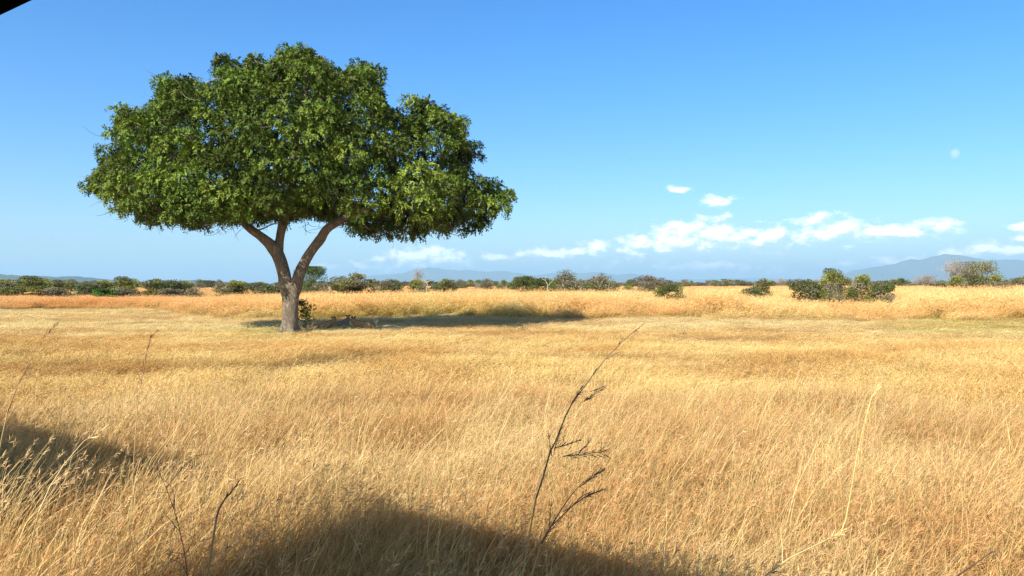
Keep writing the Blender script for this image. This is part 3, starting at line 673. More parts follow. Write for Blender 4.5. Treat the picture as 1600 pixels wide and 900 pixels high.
B('green', 1496, 44, 430, 100, 'green bush under the bare grey branches on the right', group=gr)
B('green2', 1470, 40, 440, 190, 'low dark bush left of the bare grey branched tree', group=gr)
B('twiggy', 1566, 50, 440, 98, 'low brown-green bush right of the broad thinning tree', group=gr)
B('umbrella', 1596, 40, 430, 190, 'dark tree cut by the right edge of the picture', 'small_tree', 'tree', gr)

# far line of trees
rf = random.Random(5)
kinds = ['umbrella', 'umbrella_brown', 'green2', 'dark', 'bare', 'green', 'flatgreen', 'sparse_tree', 'grey', 'twiggy']
PROTO_FAR = {}
def far(cx, top, wpx, d, kind):
    B(kind, cx, wpx, top, d, 'tiny tree in the distant dark line along the horizon', 'distant_tree', 'tree', 'trees of the distant line along the horizon', seed=int(cx * 7))
x = -20
while x < 1640:
    dens = 1.0 if (x > 1055 or 690 < x < 1010) else 0.6
    for lay in range(2):
        if rf.random() < dens:
            far(x + rf.uniform(-4, 4), rf.uniform(435, 441.5) if lay == 0 else rf.uniform(439.5, 443), rf.uniform(16, 34), rf.uniform(330, 620), rf.choice(kinds))
    x += rf.uniform(8, 13)
for cx, top in ((1137, 436), (1116, 439), (1078, 438), (1220, 432)):
    far(cx, top, 18, 300, 'umbrella' if cx != 1220 else 'bare')

# dead trunks traced individually
def deadwood(name, label, cx, base_d, strokes, mat=MBP, rad=(0.09, 0.04), gr_=gm, cat='tree'):
    x, y = pxpos(cx, base_d); z = float(gh(x, y)); o = empty(name, (x, y, z)); tag(o, label, cat, gr_)
    kk = base_d / FPX; rg = np.random.default_rng(int(cx))
    def q(p, dy=0.0): return np.array([(p[0] - cx) * kk, dy, H_EYE - z + (HOR - p[1]) * kk])
    for i, st in enumerate(strokes):
        A = Acc(); P = np.array([q(p, rg.normal() * 0.12 * (j > 0)) for j, p in enumerate(st)])
        if i == 0: P[0, 2] = -0.05
        A.tube(P, np.linspace(rad[0] if i == 0 else rad[1] * 1.3, rad[1] * 0.6, len(P)), 6)
        A.build('trunk' if i == 0 else 'branch', mat, o, True)
    return o
deadwood('dead_tree', 'pale dead trunk forked at the top, right of the bush with a bare tree', 667, 88, [[(666, 470), (666, 455), (668, 445), (667, 440)], [(667, 442), (662, 438), (658, 439)], [(667, 441), (671, 439), (677, 438)]], rad=(0.08, 0.045))
deadwood('dead_tree', 'crooked white dead tree right of the pair of dark bushes', 853, 90, [[(854, 470), (855, 455), (856, 445), (852, 438), (855, 430)], [(856, 447), (862, 440), (866, 436)], [(852, 438), (847, 436), (846, 433)]], rad=(0.08, 0.035))
deadwood('dead_tree', 'pale leaning dead stem between the round tree and the thorn bush', 514, 100, [[(517, 460), (515, 452), (512, 446)], [(515, 452), (519, 449)]], rad=(0.07, 0.04))

# ------------------------------------------------------------------ grass
def blades(rng, n, Rr, h, w, lean, lsd, curl, segs, cb, ct, cvar=0.18, head=0.0, headcol=(0.42, 0.25, 0.12), flat=0.0, jit=0.0, headlen=0.10, tuss=0, tr_=0.06):
    A = Acc()
    a = rng.uniform(0, 6.283, n); q = np.sqrt(rng.random(n)) * Rr
    b = np.stack([np.cos(a) * q, np.sin(a) * q, np.zeros(n)], -1)
    L = rng.uniform(h[0], h[1], n)
    lv = np.stack([rng.normal(lean, lsd, n), rng.normal(0, lsd, n)], -1); tcol = np.ones((n, 1, 1))
    if tuss:
        tk_ = rng.integers(0, tuss, n); loose = rng.random(n) < 0.3; ca = rng.uniform(0, 6.283, tuss); cq = np.sqrt(rng.random(tuss)) * Rr
        cc_ = np.stack([np.cos(ca) * cq, np.sin(ca) * cq, np.zeros(tuss)], -1)
        b2 = cc_[tk_] + rng.normal(size=(n, 3)) * [tr_, tr_, 0]; b[~loose] = b2[~loose]
        L *= np.where(loose, 0.8, rng.uniform(0.7, 1.25, tuss)[tk_]); lv = lv * 0.75 + (rng.normal(size=(tuss, 2)) * 0.22)[tk_]
        lv += (b2 - cc_[tk_])[:, :2] / tr_ * 0.10
        tcol = np.where(loose, 0.75, rng.uniform(0.62, 1.25, tuss)[tk_])[:, None, None] * np.ones((1, 1, 1))
    lm = np.linalg.norm(lv, axis=1)
    bend = rng.uniform(1.2, 2.4, n)
    t = np.linspace(0, 1, segs + 1)
    vx = np.sqrt(1 / (1 + lm ** 2 * 0.6))
    P = np.zeros((n, segs + 1, 3))
    tb = t[None] ** bend[:, None]
    P[..., 0] = b[:, 0, None] + L[:, None] * lv[:, 0, None] * tb
    P[..., 1] = b[:, 1, None] + L[:, None] * lv[:, 1, None] * tb
    P[..., 2] = L[:, None] * vx[:, None] * (t[None] - curl * rng.uniform(0.2, 1, n)[:, None] * t[None] ** 3) * (1 - flat)
    if jit:
        P[:, 1:] += rng.normal(size=(n, segs, 3)) * jit * L[:, None, None]
        P[..., 2] = np.maximum(P[..., 2], 0.005)
    wa = rng.uniform(0, 6.283, n); W = np.stack([np.cos(wa), np.sin(wa), rng.normal(size=n) * 0.3], -1)
    ww = w * rng.uniform(0.6, 1.4, n)[:, None] * (1.0 - 0.75 * t[None] ** 1.5)
    Lf = P - W[:, None] * ww[..., None] * 0.5; Rt = P + W[:, None] * ww[..., None] * 0.5
    V = np.stack([Lf, Rt], 2).reshape(-1, 3)
    i = (np.arange(n)[:, None] * (segs + 1) + np.arange(segs)[None]) * 2
    F = np.stack([i, i + 1, i + 3, i + 2], -1).reshape(-1, 4)
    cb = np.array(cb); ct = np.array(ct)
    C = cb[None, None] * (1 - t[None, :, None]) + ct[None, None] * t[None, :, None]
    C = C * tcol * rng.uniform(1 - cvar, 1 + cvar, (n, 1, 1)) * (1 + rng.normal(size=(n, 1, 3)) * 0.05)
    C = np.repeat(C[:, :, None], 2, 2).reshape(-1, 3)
    A.add(V, F, np.clip(C, 0, 0.95))
    k = int(n * head)
    if k:
        T = P[:k, -1] - P[:k, -2]; T /= np.linalg.norm(T, axis=1)[:, None]
        for m in range(7):
            f = rng.uniform(0.0, 1.0, k)[:, None]
            s = P[:k, -1] * (1 - f * 0.28) + P[:k, -2 if segs > 2 else -2] * f * 0.28
            D = T + rng.normal(size=(k, 3)) * 0.42 + [0.15, 0, -0.1]
            Vh, Fh, Ch = leaf_quads(s, D, rng.uniform(0.5, 1.2, k) * headlen, max(w * 0.9, 0.003) * np.ones(k), rng, np.array(headcol)[None] * rng.uniform(0.7, 1.4, (k, 1)))
            A.add(Vh, Fh, Ch)
    return A
PROTOCOL = {}
def protos(cname, accs):
    c = bpy.data.collections.new(cname)
    for i, A in enumerate(accs):
        me = A.mesh('grass_tuft', MG); o = bpy.data.objects.new('%s_%02d' % (cname, i), me); c.objects.link(o)
    PROTOCOL[cname] = c; return c
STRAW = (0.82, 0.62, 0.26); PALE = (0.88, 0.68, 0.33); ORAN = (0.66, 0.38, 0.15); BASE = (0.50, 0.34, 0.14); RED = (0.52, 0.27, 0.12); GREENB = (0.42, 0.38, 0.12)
rg = np.random.default_rng(21)
near = []
for k in range(5):      # fine tangled knee-high clumps
    A = blades(rg, 90, 0.36, (0.34, 0.74), 0.0048, 0.36, 0.26, 0.18, 5, (0.22, 0.15, 0.065), PALE, head=0.30, headcol=(0.72, 0.48, 0.24), headlen=0.055, jit=0.008, cvar=0.3, tuss=8, tr_=0.05)  # blade bases coloured dark: litter tone, plus shade painted into the gaps
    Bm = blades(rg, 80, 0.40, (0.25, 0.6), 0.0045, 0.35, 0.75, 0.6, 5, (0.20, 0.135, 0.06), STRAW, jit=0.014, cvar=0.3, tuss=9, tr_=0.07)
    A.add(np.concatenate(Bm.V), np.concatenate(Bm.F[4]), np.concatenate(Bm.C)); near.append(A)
protos('near_tuft', near)
tallst = []
for k in range(5):      # tall fine stalks with seed heads
    A = blades(rg, 9, 0.12, (0.75, 1.25), 0.0068, 0.33, 0.17, 0.12, 6, (0.66, 0.50, 0.20), (0.78, 0.58, 0.28), head=0.6, headcol=(0.66, 0.46, 0.24), headlen=0.06, jit=0.006)
    tallst.append(A)
protos('stalk_tuft', tallst)
mid = []
for k in range(5):
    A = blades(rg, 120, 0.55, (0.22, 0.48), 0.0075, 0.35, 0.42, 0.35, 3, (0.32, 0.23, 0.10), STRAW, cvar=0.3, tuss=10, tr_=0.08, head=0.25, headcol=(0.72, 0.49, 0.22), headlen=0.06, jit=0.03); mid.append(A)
protos('mid_tuft', mid)
matt = []
for k in range(6):      # flattened combed grass
    A = blades(rg, 170, 0.75, (0.30, 0.65), 0.010, 0.85, 0.85, 0.75, 4, (0.68, 0.50, 0.24), (1.0, 0.82, 0.45), jit=0.05, flat=0.45, tuss=11, tr_=0.12, cvar=0.25); matt.append(A)
protos('matted_tuft', matt)
tall = []
for k in range(5):      # waist-high golden grass seen from afar
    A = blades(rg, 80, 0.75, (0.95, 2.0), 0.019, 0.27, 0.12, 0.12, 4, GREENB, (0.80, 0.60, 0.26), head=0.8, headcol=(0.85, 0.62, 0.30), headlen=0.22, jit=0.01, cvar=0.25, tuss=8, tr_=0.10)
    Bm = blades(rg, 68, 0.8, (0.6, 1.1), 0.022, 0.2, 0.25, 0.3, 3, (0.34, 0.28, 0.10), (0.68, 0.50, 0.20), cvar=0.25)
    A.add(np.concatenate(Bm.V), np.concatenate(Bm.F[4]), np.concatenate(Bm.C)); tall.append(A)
protos('tall_tuft', tall)
ftuft = []
for k in range(4):
    A = blades(rg, 80, 2.0, (1.1, 1.8), 0.055, 0.22, 0.14, 0.12, 2, (0.50, 0.36, 0.13), (0.78, 0.58, 0.26), head=0.6, headcol=(0.76, 0.52, 0.25), headlen=0.3, cvar=0.3); ftuft.append(A)
protos('far_tuft', ftuft)

def scatter(name, cname, P, scl, tint, label, seed, tilt=0.12, lean_rot=0.5):
    rng = np.random.default_rng(seed); n = len(P)
    me = bpy.data.meshes.new(name + '_points'); me.vertices.add(n); me.vertices.foreach_set('co', P.astype(np.float32).ravel())
    rot = np.stack([rng.normal(size=n) * tilt, rng.normal(size=n) * tilt, rng.normal(size=n) * lean_rot], -1)
    for nm, ty, arr in (('rot', 'FLOAT_VECTOR', rot), ('scl', 'FLOAT_VECTOR', scl)):
        me.attributes.new(nm, ty, 'POINT').data.foreach_set('vector', arr.astype(np.float32).ravel())
    me.attributes.new('idx', 'INT', 'POINT').data.foreach_set('value', rng.integers(0, 1000, n).astype(np.int32))
    c4 = np.ones((n, 4), np.float32); c4[:, :3] = tint
    me.attributes.new('tint', 'FLOAT_COLOR', 'POINT').data.foreach_set('color', c4.ravel())
    o = link(name, me)
    ng = bpy.data.node_groups.new(name + '_scatter', 'GeometryNodeTree')
    ng.interface.new_socket('Geometry', in_out='INPUT', socket_type='NodeSocketGeometry')
    ng.interface.new_socket('Geometry', in_out='OUTPUT', socket_type='NodeSocketGeometry')
    gi_, go_ = ng.nodes.new('NodeGroupInput'), ng.nodes.new('NodeGroupOutput')
    ci = ng.nodes.new('GeometryNodeCollectionInfo'); ci.inputs[0].default_value = PROTOCOL[cname]
    ci.inputs['Separate Children'].default_value = True; ci.inputs['Reset Children'].default_value = True
    ip = ng.nodes.new('GeometryNodeInstanceOnPoints'); ip.inputs['Pick Instance'].default_value = True
    def att(nm, ty):
        a = ng.nodes.new('GeometryNodeInputNamedAttribute'); a.data_type = ty; a.inputs[0].default_value = nm; return a.outputs[0]
    e2r = ng.nodes.new('FunctionNodeEulerToRotation'); ng.links.new(att('rot', 'FLOAT_VECTOR'), e2r.inputs[0])
    ng.links.new(gi_.outputs[0], ip.inputs['Points']); ng.links.new(ci.outputs[0], ip.inputs['Instance'])
    ng.links.new(att('idx', 'INT'), ip.inputs['Instance Index']); ng.links.new(e2r.outputs[0], ip.inputs['Rotation'])
    ng.links.new(att('scl', 'FLOAT_VECTOR'), ip.inputs['Scale']); ng.links.new(ip.outputs[0], go_.inputs[0])
    md = o.modifiers.new('scatter', 'NODES'); md.node_group = ng
    tag(o, label, 'grass', kind='stuff'); return o
def wedge(rng, n, d0, d1, ang=41, p=2.0):
    d = (rng.random(n) * (d1 ** p - d0 ** p) + d0 ** p) ** (1 / p); a = rng.uniform(-R(ang), R(ang), n)
    return d * np.sin(a), d * np.cos(a)
def to_px(x, y): return 800 + FPX * x / y
# front edge of the tall grass as distance for each picture column (m)
EX = np.array([-500, 0, 120, 250, 300, 400, 520, 640, 760, 900, 1100, 1300, 1450, 1700, 2200]); ED = np.array([84, 80, 78, 72, 60, 57, 55, 58, 58, 56, 55, 52, 53, 54, 54])
HX = np.array([-500, 0, 300, 430, 520, 700, 1000, 1250, 1700]); HH = np.array([0.52, 0.52, 0.56, 0.64, 0.78, 0.84, 0.88, 1.0, 1.10])
def edge(x, y): return np.interp(to_px(x, y), EX, ED) + (vnoise(x / 5, y / 5, 9, 3) - 0.5) * 8 + (vnoise(x / 1.2, y / 1.5, 19, 2) - 0.5) * 4
def streak(x, y):                    # darker bent and trodden streaks lying across the field
    return np.clip((vnoise(x / 7 + y * 0.05, y / 1.5, 77, 3) - 0.56) / 0.12, 0, 1)
def patch_tint(x, y, seed, a=(0.98, 0.97, 0.95), b=(0.82, 0.68, 0.56), s=3.5):
    f = np.clip((vnoise(x / s, y / (s * 0.9), seed, 3) - 0.35) / 0.3, 0, 1)[:, None]
    return np.array(a)[None] * (1 - f) + np.array(b)[None] * f
def clear(x, y, r=0.0):             # keep off the track, the truck and the trunk
    n = x * NV[0] + y * NV[1]
    return (n > 1.45 + r) & (np.hypot(x - TX, y - TY) > 0.85)
LIONS = [(-10.9 + 0.0, 44.6)]
def trample(x, y):                   # 1 in the trodden strip that runs towards the tree
    px = to_px(x, y); py = HOR + FPX * H_EYE / y
    l1 = [(300, 690), (330, 645), (400, 600), (470, 572), (600, 560)]
    return np.clip(1 - pdist(px, py * 1.0, l1) / (14 + (py - 560) * 0.12), 0, 1)
# near
rng = np.random.default_rng(31)
x, y = wedge(rng, 6200, 2.2, 15.5, 44, 1.75); m = clear(x, y); x, y = x[m], y[m]
hs = 0.45 + 0.95 * vnoise(x / 1.3, y / 1.3, 4, 3); hs *= np.where(y < 9, 1.12, 1.0) * rng.uniform(0.8, 1.2, len(x))
tint = patch_tint(x, y, 41, s=1.6) * rng.uniform(0.85, 1.12, (len(x), 1))
scatter('foreground_grass', 'near_tuft', np.stack([x, y, gh(x, y)], -1), np.stack([hs ** 0.5, hs ** 0.5, hs], -1), tint, 'fine tangled knee-high dry golden grass filling the foreground', 51)
# stalks
x, y = wedge(rng, 1500, 3.0, 15, 44, 1.5); m = clear(x, y, 0.9); x, y = x[m], y[m]
dens = np.clip(1.25 - np.abs(to_px(x, y) + 100) / 1100, 0.28, 1.0); m = rng.random(len(x)) < dens; x, y = x[m], y[m]
xl = rng.uniform(-5.6, -2.2, 120); yl = rng.uniform(4.6, 7.6, 120); x = np.concatenate([x, xl]); y = np.concatenate([y, yl])
hs = rng.uniform(0.65, 1.12, len(x))
scatter('stalk_grass', 'stalk_tuft', np.stack([x, y, gh(x, y)], -1), np.stack([hs, hs, hs], -1), rng.uniform(0.85, 1.15, (len(x), 1)) * np.ones((1, 3)), 'tall thin pale grass stalks with seed heads rising above the foreground', 52)
# middle ground, knee-high and orange
x, y = wedge(rng, 9000, 13, 40, 39, 1.8); m = clear(x, y) & (y < edge(x, y)); x, y = x[m], y[m]
f = np.clip((y - 19) / 12 + (vnoise(x / 5, y / 5, 8, 3) - 0.5) * 2.2, 0, 1)     # 1 = matted
tr_ = trample(x, y); hs = (1.05 - 0.6 * f) * (0.5 + 0.95 * vnoise(x / 2.0, y / 2.4, 6, 3)) * (1 - 0.5 * tr_)
tint = patch_tint(x, y, 42, (1.16, 1.16, 1.12), (0.96, 0.82, 0.68), 3.5) * (1 - 0.38 * tr_[:, None]) * (1 + 0.12 * f[:, None]) * (1 - streak(x, y)[:, None] * [0.22, 0.30, 0.36]); hs = hs * (1 - 0.4 * streak(x, y))
scatter('middle_grass', 'mid_tuft', np.stack([x, y, gh(x, y)], -1), np.stack([hs * 0 + 1, hs * 0 + 1, np.maximum(hs, 0.25)], -1), tint, 'shorter golden brown dry grass of the middle ground', 53)
# matted bright grass
x, y = wedge(rng, 11500, 15, 84, 38, 1.7); f = np.clip((y - 19) / 12 + (vnoise(x / 5, y / 5, 8, 3) - 0.5) * 2.2, 0, 1)
m = clear(x, y) & (y < edge(x, y) + 3) & (rng.random(len(x)) < 0.15 + f); x, y = x[m], y[m]
px_ = to_px(x, y); sc_ = np.clip(y / 38, 0.75, 1.7); sk_ = streak(x, y)[:, None] * np.clip((62 - y) / 10, 0.2, 1)[:, None]
tint = patch_tint(x, y, 43, (1.14, 1.14, 1.10), (0.98, 0.84, 0.70), 4.0) * (1 - sk_ * [0.20, 0.30, 0.38])
gm_ = (np.clip((px_ - 1330) / 120, 0, 1) * np.clip((y - 34) / 8, 0, 1))[:, None]; tint = tint * (1 - gm_) + tint * [0.86, 0.91, 0.72] * gm_
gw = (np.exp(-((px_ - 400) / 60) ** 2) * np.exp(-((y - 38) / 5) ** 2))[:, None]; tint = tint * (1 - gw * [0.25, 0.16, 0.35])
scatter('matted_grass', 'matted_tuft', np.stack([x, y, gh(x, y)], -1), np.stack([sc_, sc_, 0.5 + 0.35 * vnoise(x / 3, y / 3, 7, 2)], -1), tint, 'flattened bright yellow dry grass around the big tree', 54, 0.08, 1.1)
# tall band
x, y = wedge(rng, 15000, 50, 135, 37, 1.6); e = edge(x, y); m = (y > e); x, y, e = x[m], y[m], e[m]
px_ = to_px(x, y); ramp_ = np.clip((y - e) / 5 + 0.35, 0.35, 1)
low = np.zeros(len(x))
for c_, w_, dm, k_ in ((1262, 55, 75, .75), (1302, 55, 75, .75), (1346, 50, 75, .75), (1376, 40, 75, .7), (1047, 32, 80, .6), (1180, 34, 86, .5), (1015, 30, 80, .3)):
    low = np.maximum(low, k_ * np.exp(-((px_ - c_) / w_) ** 4) * (y < dm))
hs = (1 - low * rng.uniform(0.4, 1, len(x))) * np.interp(px_, HX, HH) * ramp_ * (0.82 + 0.36 * vnoise(x / 4, y / 4, 12, 3))
gap = np.exp(-((px_ - 332) / 16) ** 2) * (y > 95); hs *= 1 - 0.25 * gap
tint = patch_tint(x, y, 44, (1.05, 1.0, 0.95), (0.98, 0.82, 0.70), 5.0) * rng.uniform(0.88, 1.1, (len(x), 1))
lf = np.clip((430 - px_) / 200, 0, 1)[:, None]; tint = tint * (1 - lf * [0.05, 0.17, 0.20])
gb = (np.clip(1 - np.abs(px_ - 620) / 330, 0, 1) * np.clip(1 - (y - e) / 6, 0, 1))[:, None]; tint = tint * (1 - gb * [0.25, 0.03, 0.25])
scatter('tall_grass', 'tall_tuft', np.stack([x, y, gh(x, y)], -1), np.stack([hs ** 0.3, hs ** 0.3, hs], -1), tint, 'band of tall orange gold grass leaning right beyond the big tree', 55, 0.06, 0.35)
x, y = wedge(rng, 17000, 118, 620, 38, 1.15); px_ = to_px(x, y)
hs = np.interp(px_, HX, HH) * (0.8 + 0.4 * vnoise(x / 12, y / 12, 14, 3)); s2 = np.clip(y / 200, 0.8, 2.2)
tint = patch_tint(x, y, 45, (1.05, 1.0, 0.95), (0.98, 0.85, 0.74), 14.0)
scatter('distant_grass', 'far_tuft', np.stack([x, y, gh(x, y)], -1), np.stack([s2, s2, hs], -1), tint, 'pale golden grass of the plain running to the horizon', 56, 0.04, 0.4)

# ------------------------------------------------------------------ single stalks in the foreground
def ray(px, py, d): return np.array([(px - 800) / FPX * d, d, H_EYE + (HOR - py) / FPX * d])
def stalk(name, label, cat, stem, d, r=(0.005, 0.0018), col=(0.20, 0.13, 0.08), base_col=None, heads=(), side=(), grp=None, seed=0, headcol=(0.22, 0.14, 0.085), root_px=None):
    """stem: list of photograph points from low to high at distance d; heads: (point, dir px, size)"""
    rg_ = np.random.default_rng(seed)
    P = [ray(p[0], p[1], d) for p in stem]
    b = P[0] - (P[1] - P[0]) / max(0.05, (P[1] - P[0])[2]) * P[0][2] * 0.35; b[2] = float(gh(b[0], b[1])) - 0.02
    o = empty(name, tuple(b)); tag(o, label, cat, grp)
    A = Acc(); low = bez(b, np.array([b[0] * 0.7 + P[0][0] * 0.3, b[1], P[0][2] * 0.6]), P[0], 8)
    A.tube(low - b, np.linspace(r[0] * 0.6, r[0], 8), 6, base_col or (0.55, 0.40, 0.18))
    offs = np.linspace(0, 0.25, len(P)); PP = np.array([ray(p[0], p[1], d + o_) for p, o_ in zip(stem, offs)])
    q = []
    for i in range(len(PP) - 1):
        for t in np.linspace(0, 1, 5, endpoint=False): q.append(PP[i] * (1 - t) + PP[i + 1] * t)
    q.append(PP[-1]); q = np.array(q)
    A.tube(q - b, np.linspace(r[0], r[1], len(q)), 6, col); A.build('stem', MS, o, True)
    for st in side:
        S = Acc(); Q = np.array([ray(p[0], p[1], d + 0.1) for p in st]); S.tube(Q - b, np.linspace(r[0] * 0.8, r[1], len(Q)), 5, col); S.build('side_branch', MS, o, True)
    for (hx, hy, dx, dy, n) in heads:
        of = offs[int(np.argmin([math.hypot(p[0] - hx, p[1] - hy) for p in stem]))]; n = int(n * 1.7)
        S = Acc(); p0 = ray(hx, hy, d + of) - b; ax = ray(hx + dx, hy + dy, d + of) - b - p0; L = np.linalg.norm(ax)
        S.tube([p0, p0 + ax * 0.5, p0 + ax], [r[0] * 0.6, r[1], r[1] * 0.7], 5, headcol)
        s0 = p0 + ax * rg_.random((n, 1)) * 0.85
        D = ax / L + rg_.normal(size=(n, 3)) * 0.34
        V, F, C = leaf_quads(s0, D, rg_.uniform(0.16, 0.42, n) * L, np.full(n, 0.0030 * d / 3), rg_, np.array(headcol)[None] * rg_.uniform(0.6, 1.8, (n, 1)))
        S.add(V, F, C); S.build('seed_head', MS, o)
    return o
gs = 'grass stalks close to the camera'
stalk('grass_stalk', 'tall dark stalk with brown seed tufts leaning right in the middle foreground', 'grass stalk',
      [(838, 778), (848, 748), (860, 705), (868, 690), (884, 650), (893, 632), (905, 615), (925, 588), (945, 562), (968, 538), (988, 520), (1006, 506)], 3.4, (0.0040, 0.0014), grp=gs, seed=1,
      heads=[(892, 632, 22, -34, 16), (912, 628, 34, -24, 26), (922, 612, 26, -10, 12), (866, 705, 12, -40, 12), (868, 700, 40, -12, 16), (880, 713, 72, -8, 34), (905, 708, 20, -22, 8), (925, 588, 8, -14, 8), (945, 562, 22, -12, 8), (966, 540, 8, -14, 6), (988, 520, 12, -8, 5), (862, 712, -6, -40, 10)])
stalk('grass_stalk', 'dark stalk with two drooping brown seed heads just below the tallest stalk', 'grass stalk',
      [(846, 850), (858, 828), (878, 795), (892, 775), (912, 752)], 3.6, (0.0045, 0.0018), grp=gs, seed=2, side=[[(862, 822), (885, 800), (910, 775), (925, 768)]],
      heads=[(905, 762, 40, -30, 26), (912, 778, 32, -14, 30), (880, 800, 34, -22, 14), (858, 825, 4, -42, 8), (850, 840, 30, -32, 10)])
stalk('grass_stalk', 'short dark bent stalk standing alone in the left foreground grass', 'grass stalk',
      [(338, 808), (342, 795), (352, 778), (362, 768)], 4.2, (0.006, 0.003), grp=gs, seed=3, heads=[(352, 780, 26, -34, 8), (341, 798, 16, -30, 6)])
stalk('grass_stalk', 'tall yellow stalk rising upright in the right foreground', 'grass stalk',
      [(1312, 840), (1322, 812), (1328, 780), (1338, 720), (1350, 665), (1362, 620), (1378, 598)], 4.6, (0.0038, 0.0015), (0.72, 0.55, 0.22), grp=gs, seed=4, headcol=(0.75, 0.55, 0.25), heads=[(1350, 665, 10, -34, 6), (1362, 622, 16, -26, 8)])
stalk('grass_stalk', 'thin stalk with two small brown heads at the far left edge', 'grass stalk',
      [(12, 640), (28, 600), (48, 560), (66, 525)], 5.5, (0.004, 0.0015), (0.38, 0.22, 0.11), grp=gs, seed=5, headcol=(0.22, 0.12, 0.07), heads=[(66, 530, 24, -24, 10), (28, 600, 20, -30, 8), (10, 648, 10, -22, 8)])
stalk('grass_stalk', 'thin stalk with a red-brown head standing left of the big tree', 'grass stalk',
      [(214, 640), (218, 610), (224, 580), (229, 548), (236, 520)], 6.2, (0.0038, 0.0016), (0.42, 0.25, 0.13), grp=gs, seed=6, headcol=(0.28, 0.13, 0.07), heads=[(224, 584, 4, -30, 12), (229, 550, 8, -26, 12), (234, 528, 14, -12, 14), (222, 600, -8, -20, 5)])
stalk('grass_stalk', 'long pale stalk bent over to the right in the left foreground', 'grass stalk',
      [(60, 800), (78, 760), (100, 725), (130, 690), (165, 668)], 5.0, (0.005, 0.002), (0.66, 0.50, 0.26), grp=gs, seed=7, headcol=(0.62, 0.46, 0.24), heads=[(130, 690, 40, -26, 14), (80, 758, 26, -22, 10)])
stalk('grass_stalk', 'long pale stalk slanting right at the bottom right', 'grass stalk',
      [(1190, 905), (1235, 872), (1290, 845), (1330, 828)], 4.4, (0.005, 0.002), (0.70, 0.52, 0.24), grp=gs, seed=8, headcol=(0.70, 0.5, 0.22), heads=[(1290, 845, 40, -22, 14)])
stalk('grass_stalk', 'dark thin stalk slanting up in the bottom right corner', 'grass stalk',
      [(1490, 905), (1520, 885), (1552, 862)], 4.0, (0.005, 0.002), (0.13, 0.085, 0.05), grp=gs, seed=9, heads=[(1545, 867, 16, -9, 6)])
# dead twiggy weed, bottom left
def weed(name, label, px, d, ytop, n, spread, col, r, grp=None, cat='plant', seed=0, leafc=None, leafn=0, leafs=0.04, matl=None):
    rg_ = np.random.default_rng(seed); b = np.array([(px - 800) / FPX * d, d, 0.0]); b[2] = float(gh(b[0], b[1]))
    Hh = H_EYE + (HOR - ytop) / FPX * d - b[2]
    o = empty(name, tuple(b)); tag(o, label, cat, grp); A = Acc(); tips = []
    main = bez(np.zeros(3), np.array([rg_.normal() * 0.06, 0, Hh * 0.55]), np.array([rg_.normal() * spread * 0.3, 0, Hh]), 10)
    A.tube(main, np.linspace(r, r * 0.35, 10), 6, col)
    for k in range(n):
        s = main[rg_.integers(2, 10)]; a = rg_.uniform(0, 6.283); L = spread * rg_.uniform(0.5, 1.2)
        e = s + np.array([math.cos(a) * L, math.sin(a) * L, L * rg_.uniform(0.3, 1.3)]); e[2] = min(e[2], Hh * 1.02)
        P = bez(s, (s + e) / 2 + rg_.normal(size=3) * 0.1 * L, e, 6); A.tube(P, np.linspace(r * 0.55, r * 0.2, 6), 5, col); tips += list(P[1:])
        for q in range(3):
            s2 = P[rg_.integers(1, 6)]; e2 = s2 + rg_.normal(size=3) * L * 0.35 + [0, 0, L * 0.15]; e2[2] = min(e2[2], Hh * 1.03); A.tube([s2, (s2 + e2) / 2 + rg_.normal(size=3) * 0.02, e2], [r * 0.3, r * 0.22, r * 0.15], 4, col); tips.append(e2)
    A.build('stem', MS, o, True)
    if leafn:
        T = np.array(tips + list(main[4:])); P = T[rg_.integers(0, len(T), leafn)] + rg_.normal(size=(leafn, 3)) * leafs * 0.7
        V, F, C = leaf_quads(P, rg_.normal(size=(leafn, 3)) + [0, 0, -0.2], rg_.uniform(0.7, 1.4, leafn) * leafs, rg_.uniform(0.4, 0.75, leafn) * leafs, rg_, np.array(leafc)[None] * rg_.uniform(0.6, 1.4, (leafn, 1)))
        L_ = Acc(); L_.add(V, F, C); L_.build('foliage', matl or MLB, o)
    return o
weed('dead_weed', 'dark dead twiggy weed at the bottom left of the picture', 286, 4.9, 730, 9, 0.22, (0.20, 0.13, 0.085), 0.005, seed=3)
weed('dead_weed', 'small dark dead weed at the shadow edge left of the tallest dark stalk', 600, 6.6, 760, 6, 0.16, (0.2, 0.14, 0.09), 0.004, seed=5)
weed('sapling', 'leafy green sapling growing beside the base of the big trunk', 480, 40.6, 473, 16, 0.36, (0.16, 0.12, 0.07), 0.018, cat='sapling', seed=8, leafc=(0.07, 0.105, 0.022), leafn=420, leafs=0.13, matl=ML)
gw_ = 'small weeds in the short grass'
weed('weed', 'pale dry weed with white heads at the near edge of the tree shade', 589, 42.5, 496, 6, 0.20, (0.62, 0.58, 0.44), 0.012, gw_, seed=9, leafc=(0.60, 0.60, 0.45), leafn=40, leafs=0.08)
weed('weed', 'thin green-brown weed left of the tree trunk', 388, 41.5, 504, 6, 0.14, (0.30, 0.26, 0.10), 0.01, gw_, seed=10, leafc=(0.20, 0.20, 0.06), leafn=40, leafs=0.07)
weed('weed', 'low green weed in front of the right end of the tree shade', 813, 39.0, 515, 7, 0.22, (0.25, 0.22, 0.08), 0.012, gw_, seed=11, leafc=(0.17, 0.17, 0.06), leafn=70, leafs=0.09)
weed('weed', 'small dark weed in the short grass right of the stalk tip', 1070, 36.5, 521, 6, 0.2, (0.22, 0.18, 0.09), 0.011, gw_, seed=12, leafc=(0.16, 0.15, 0.06), leafn=50, leafs=0.08)
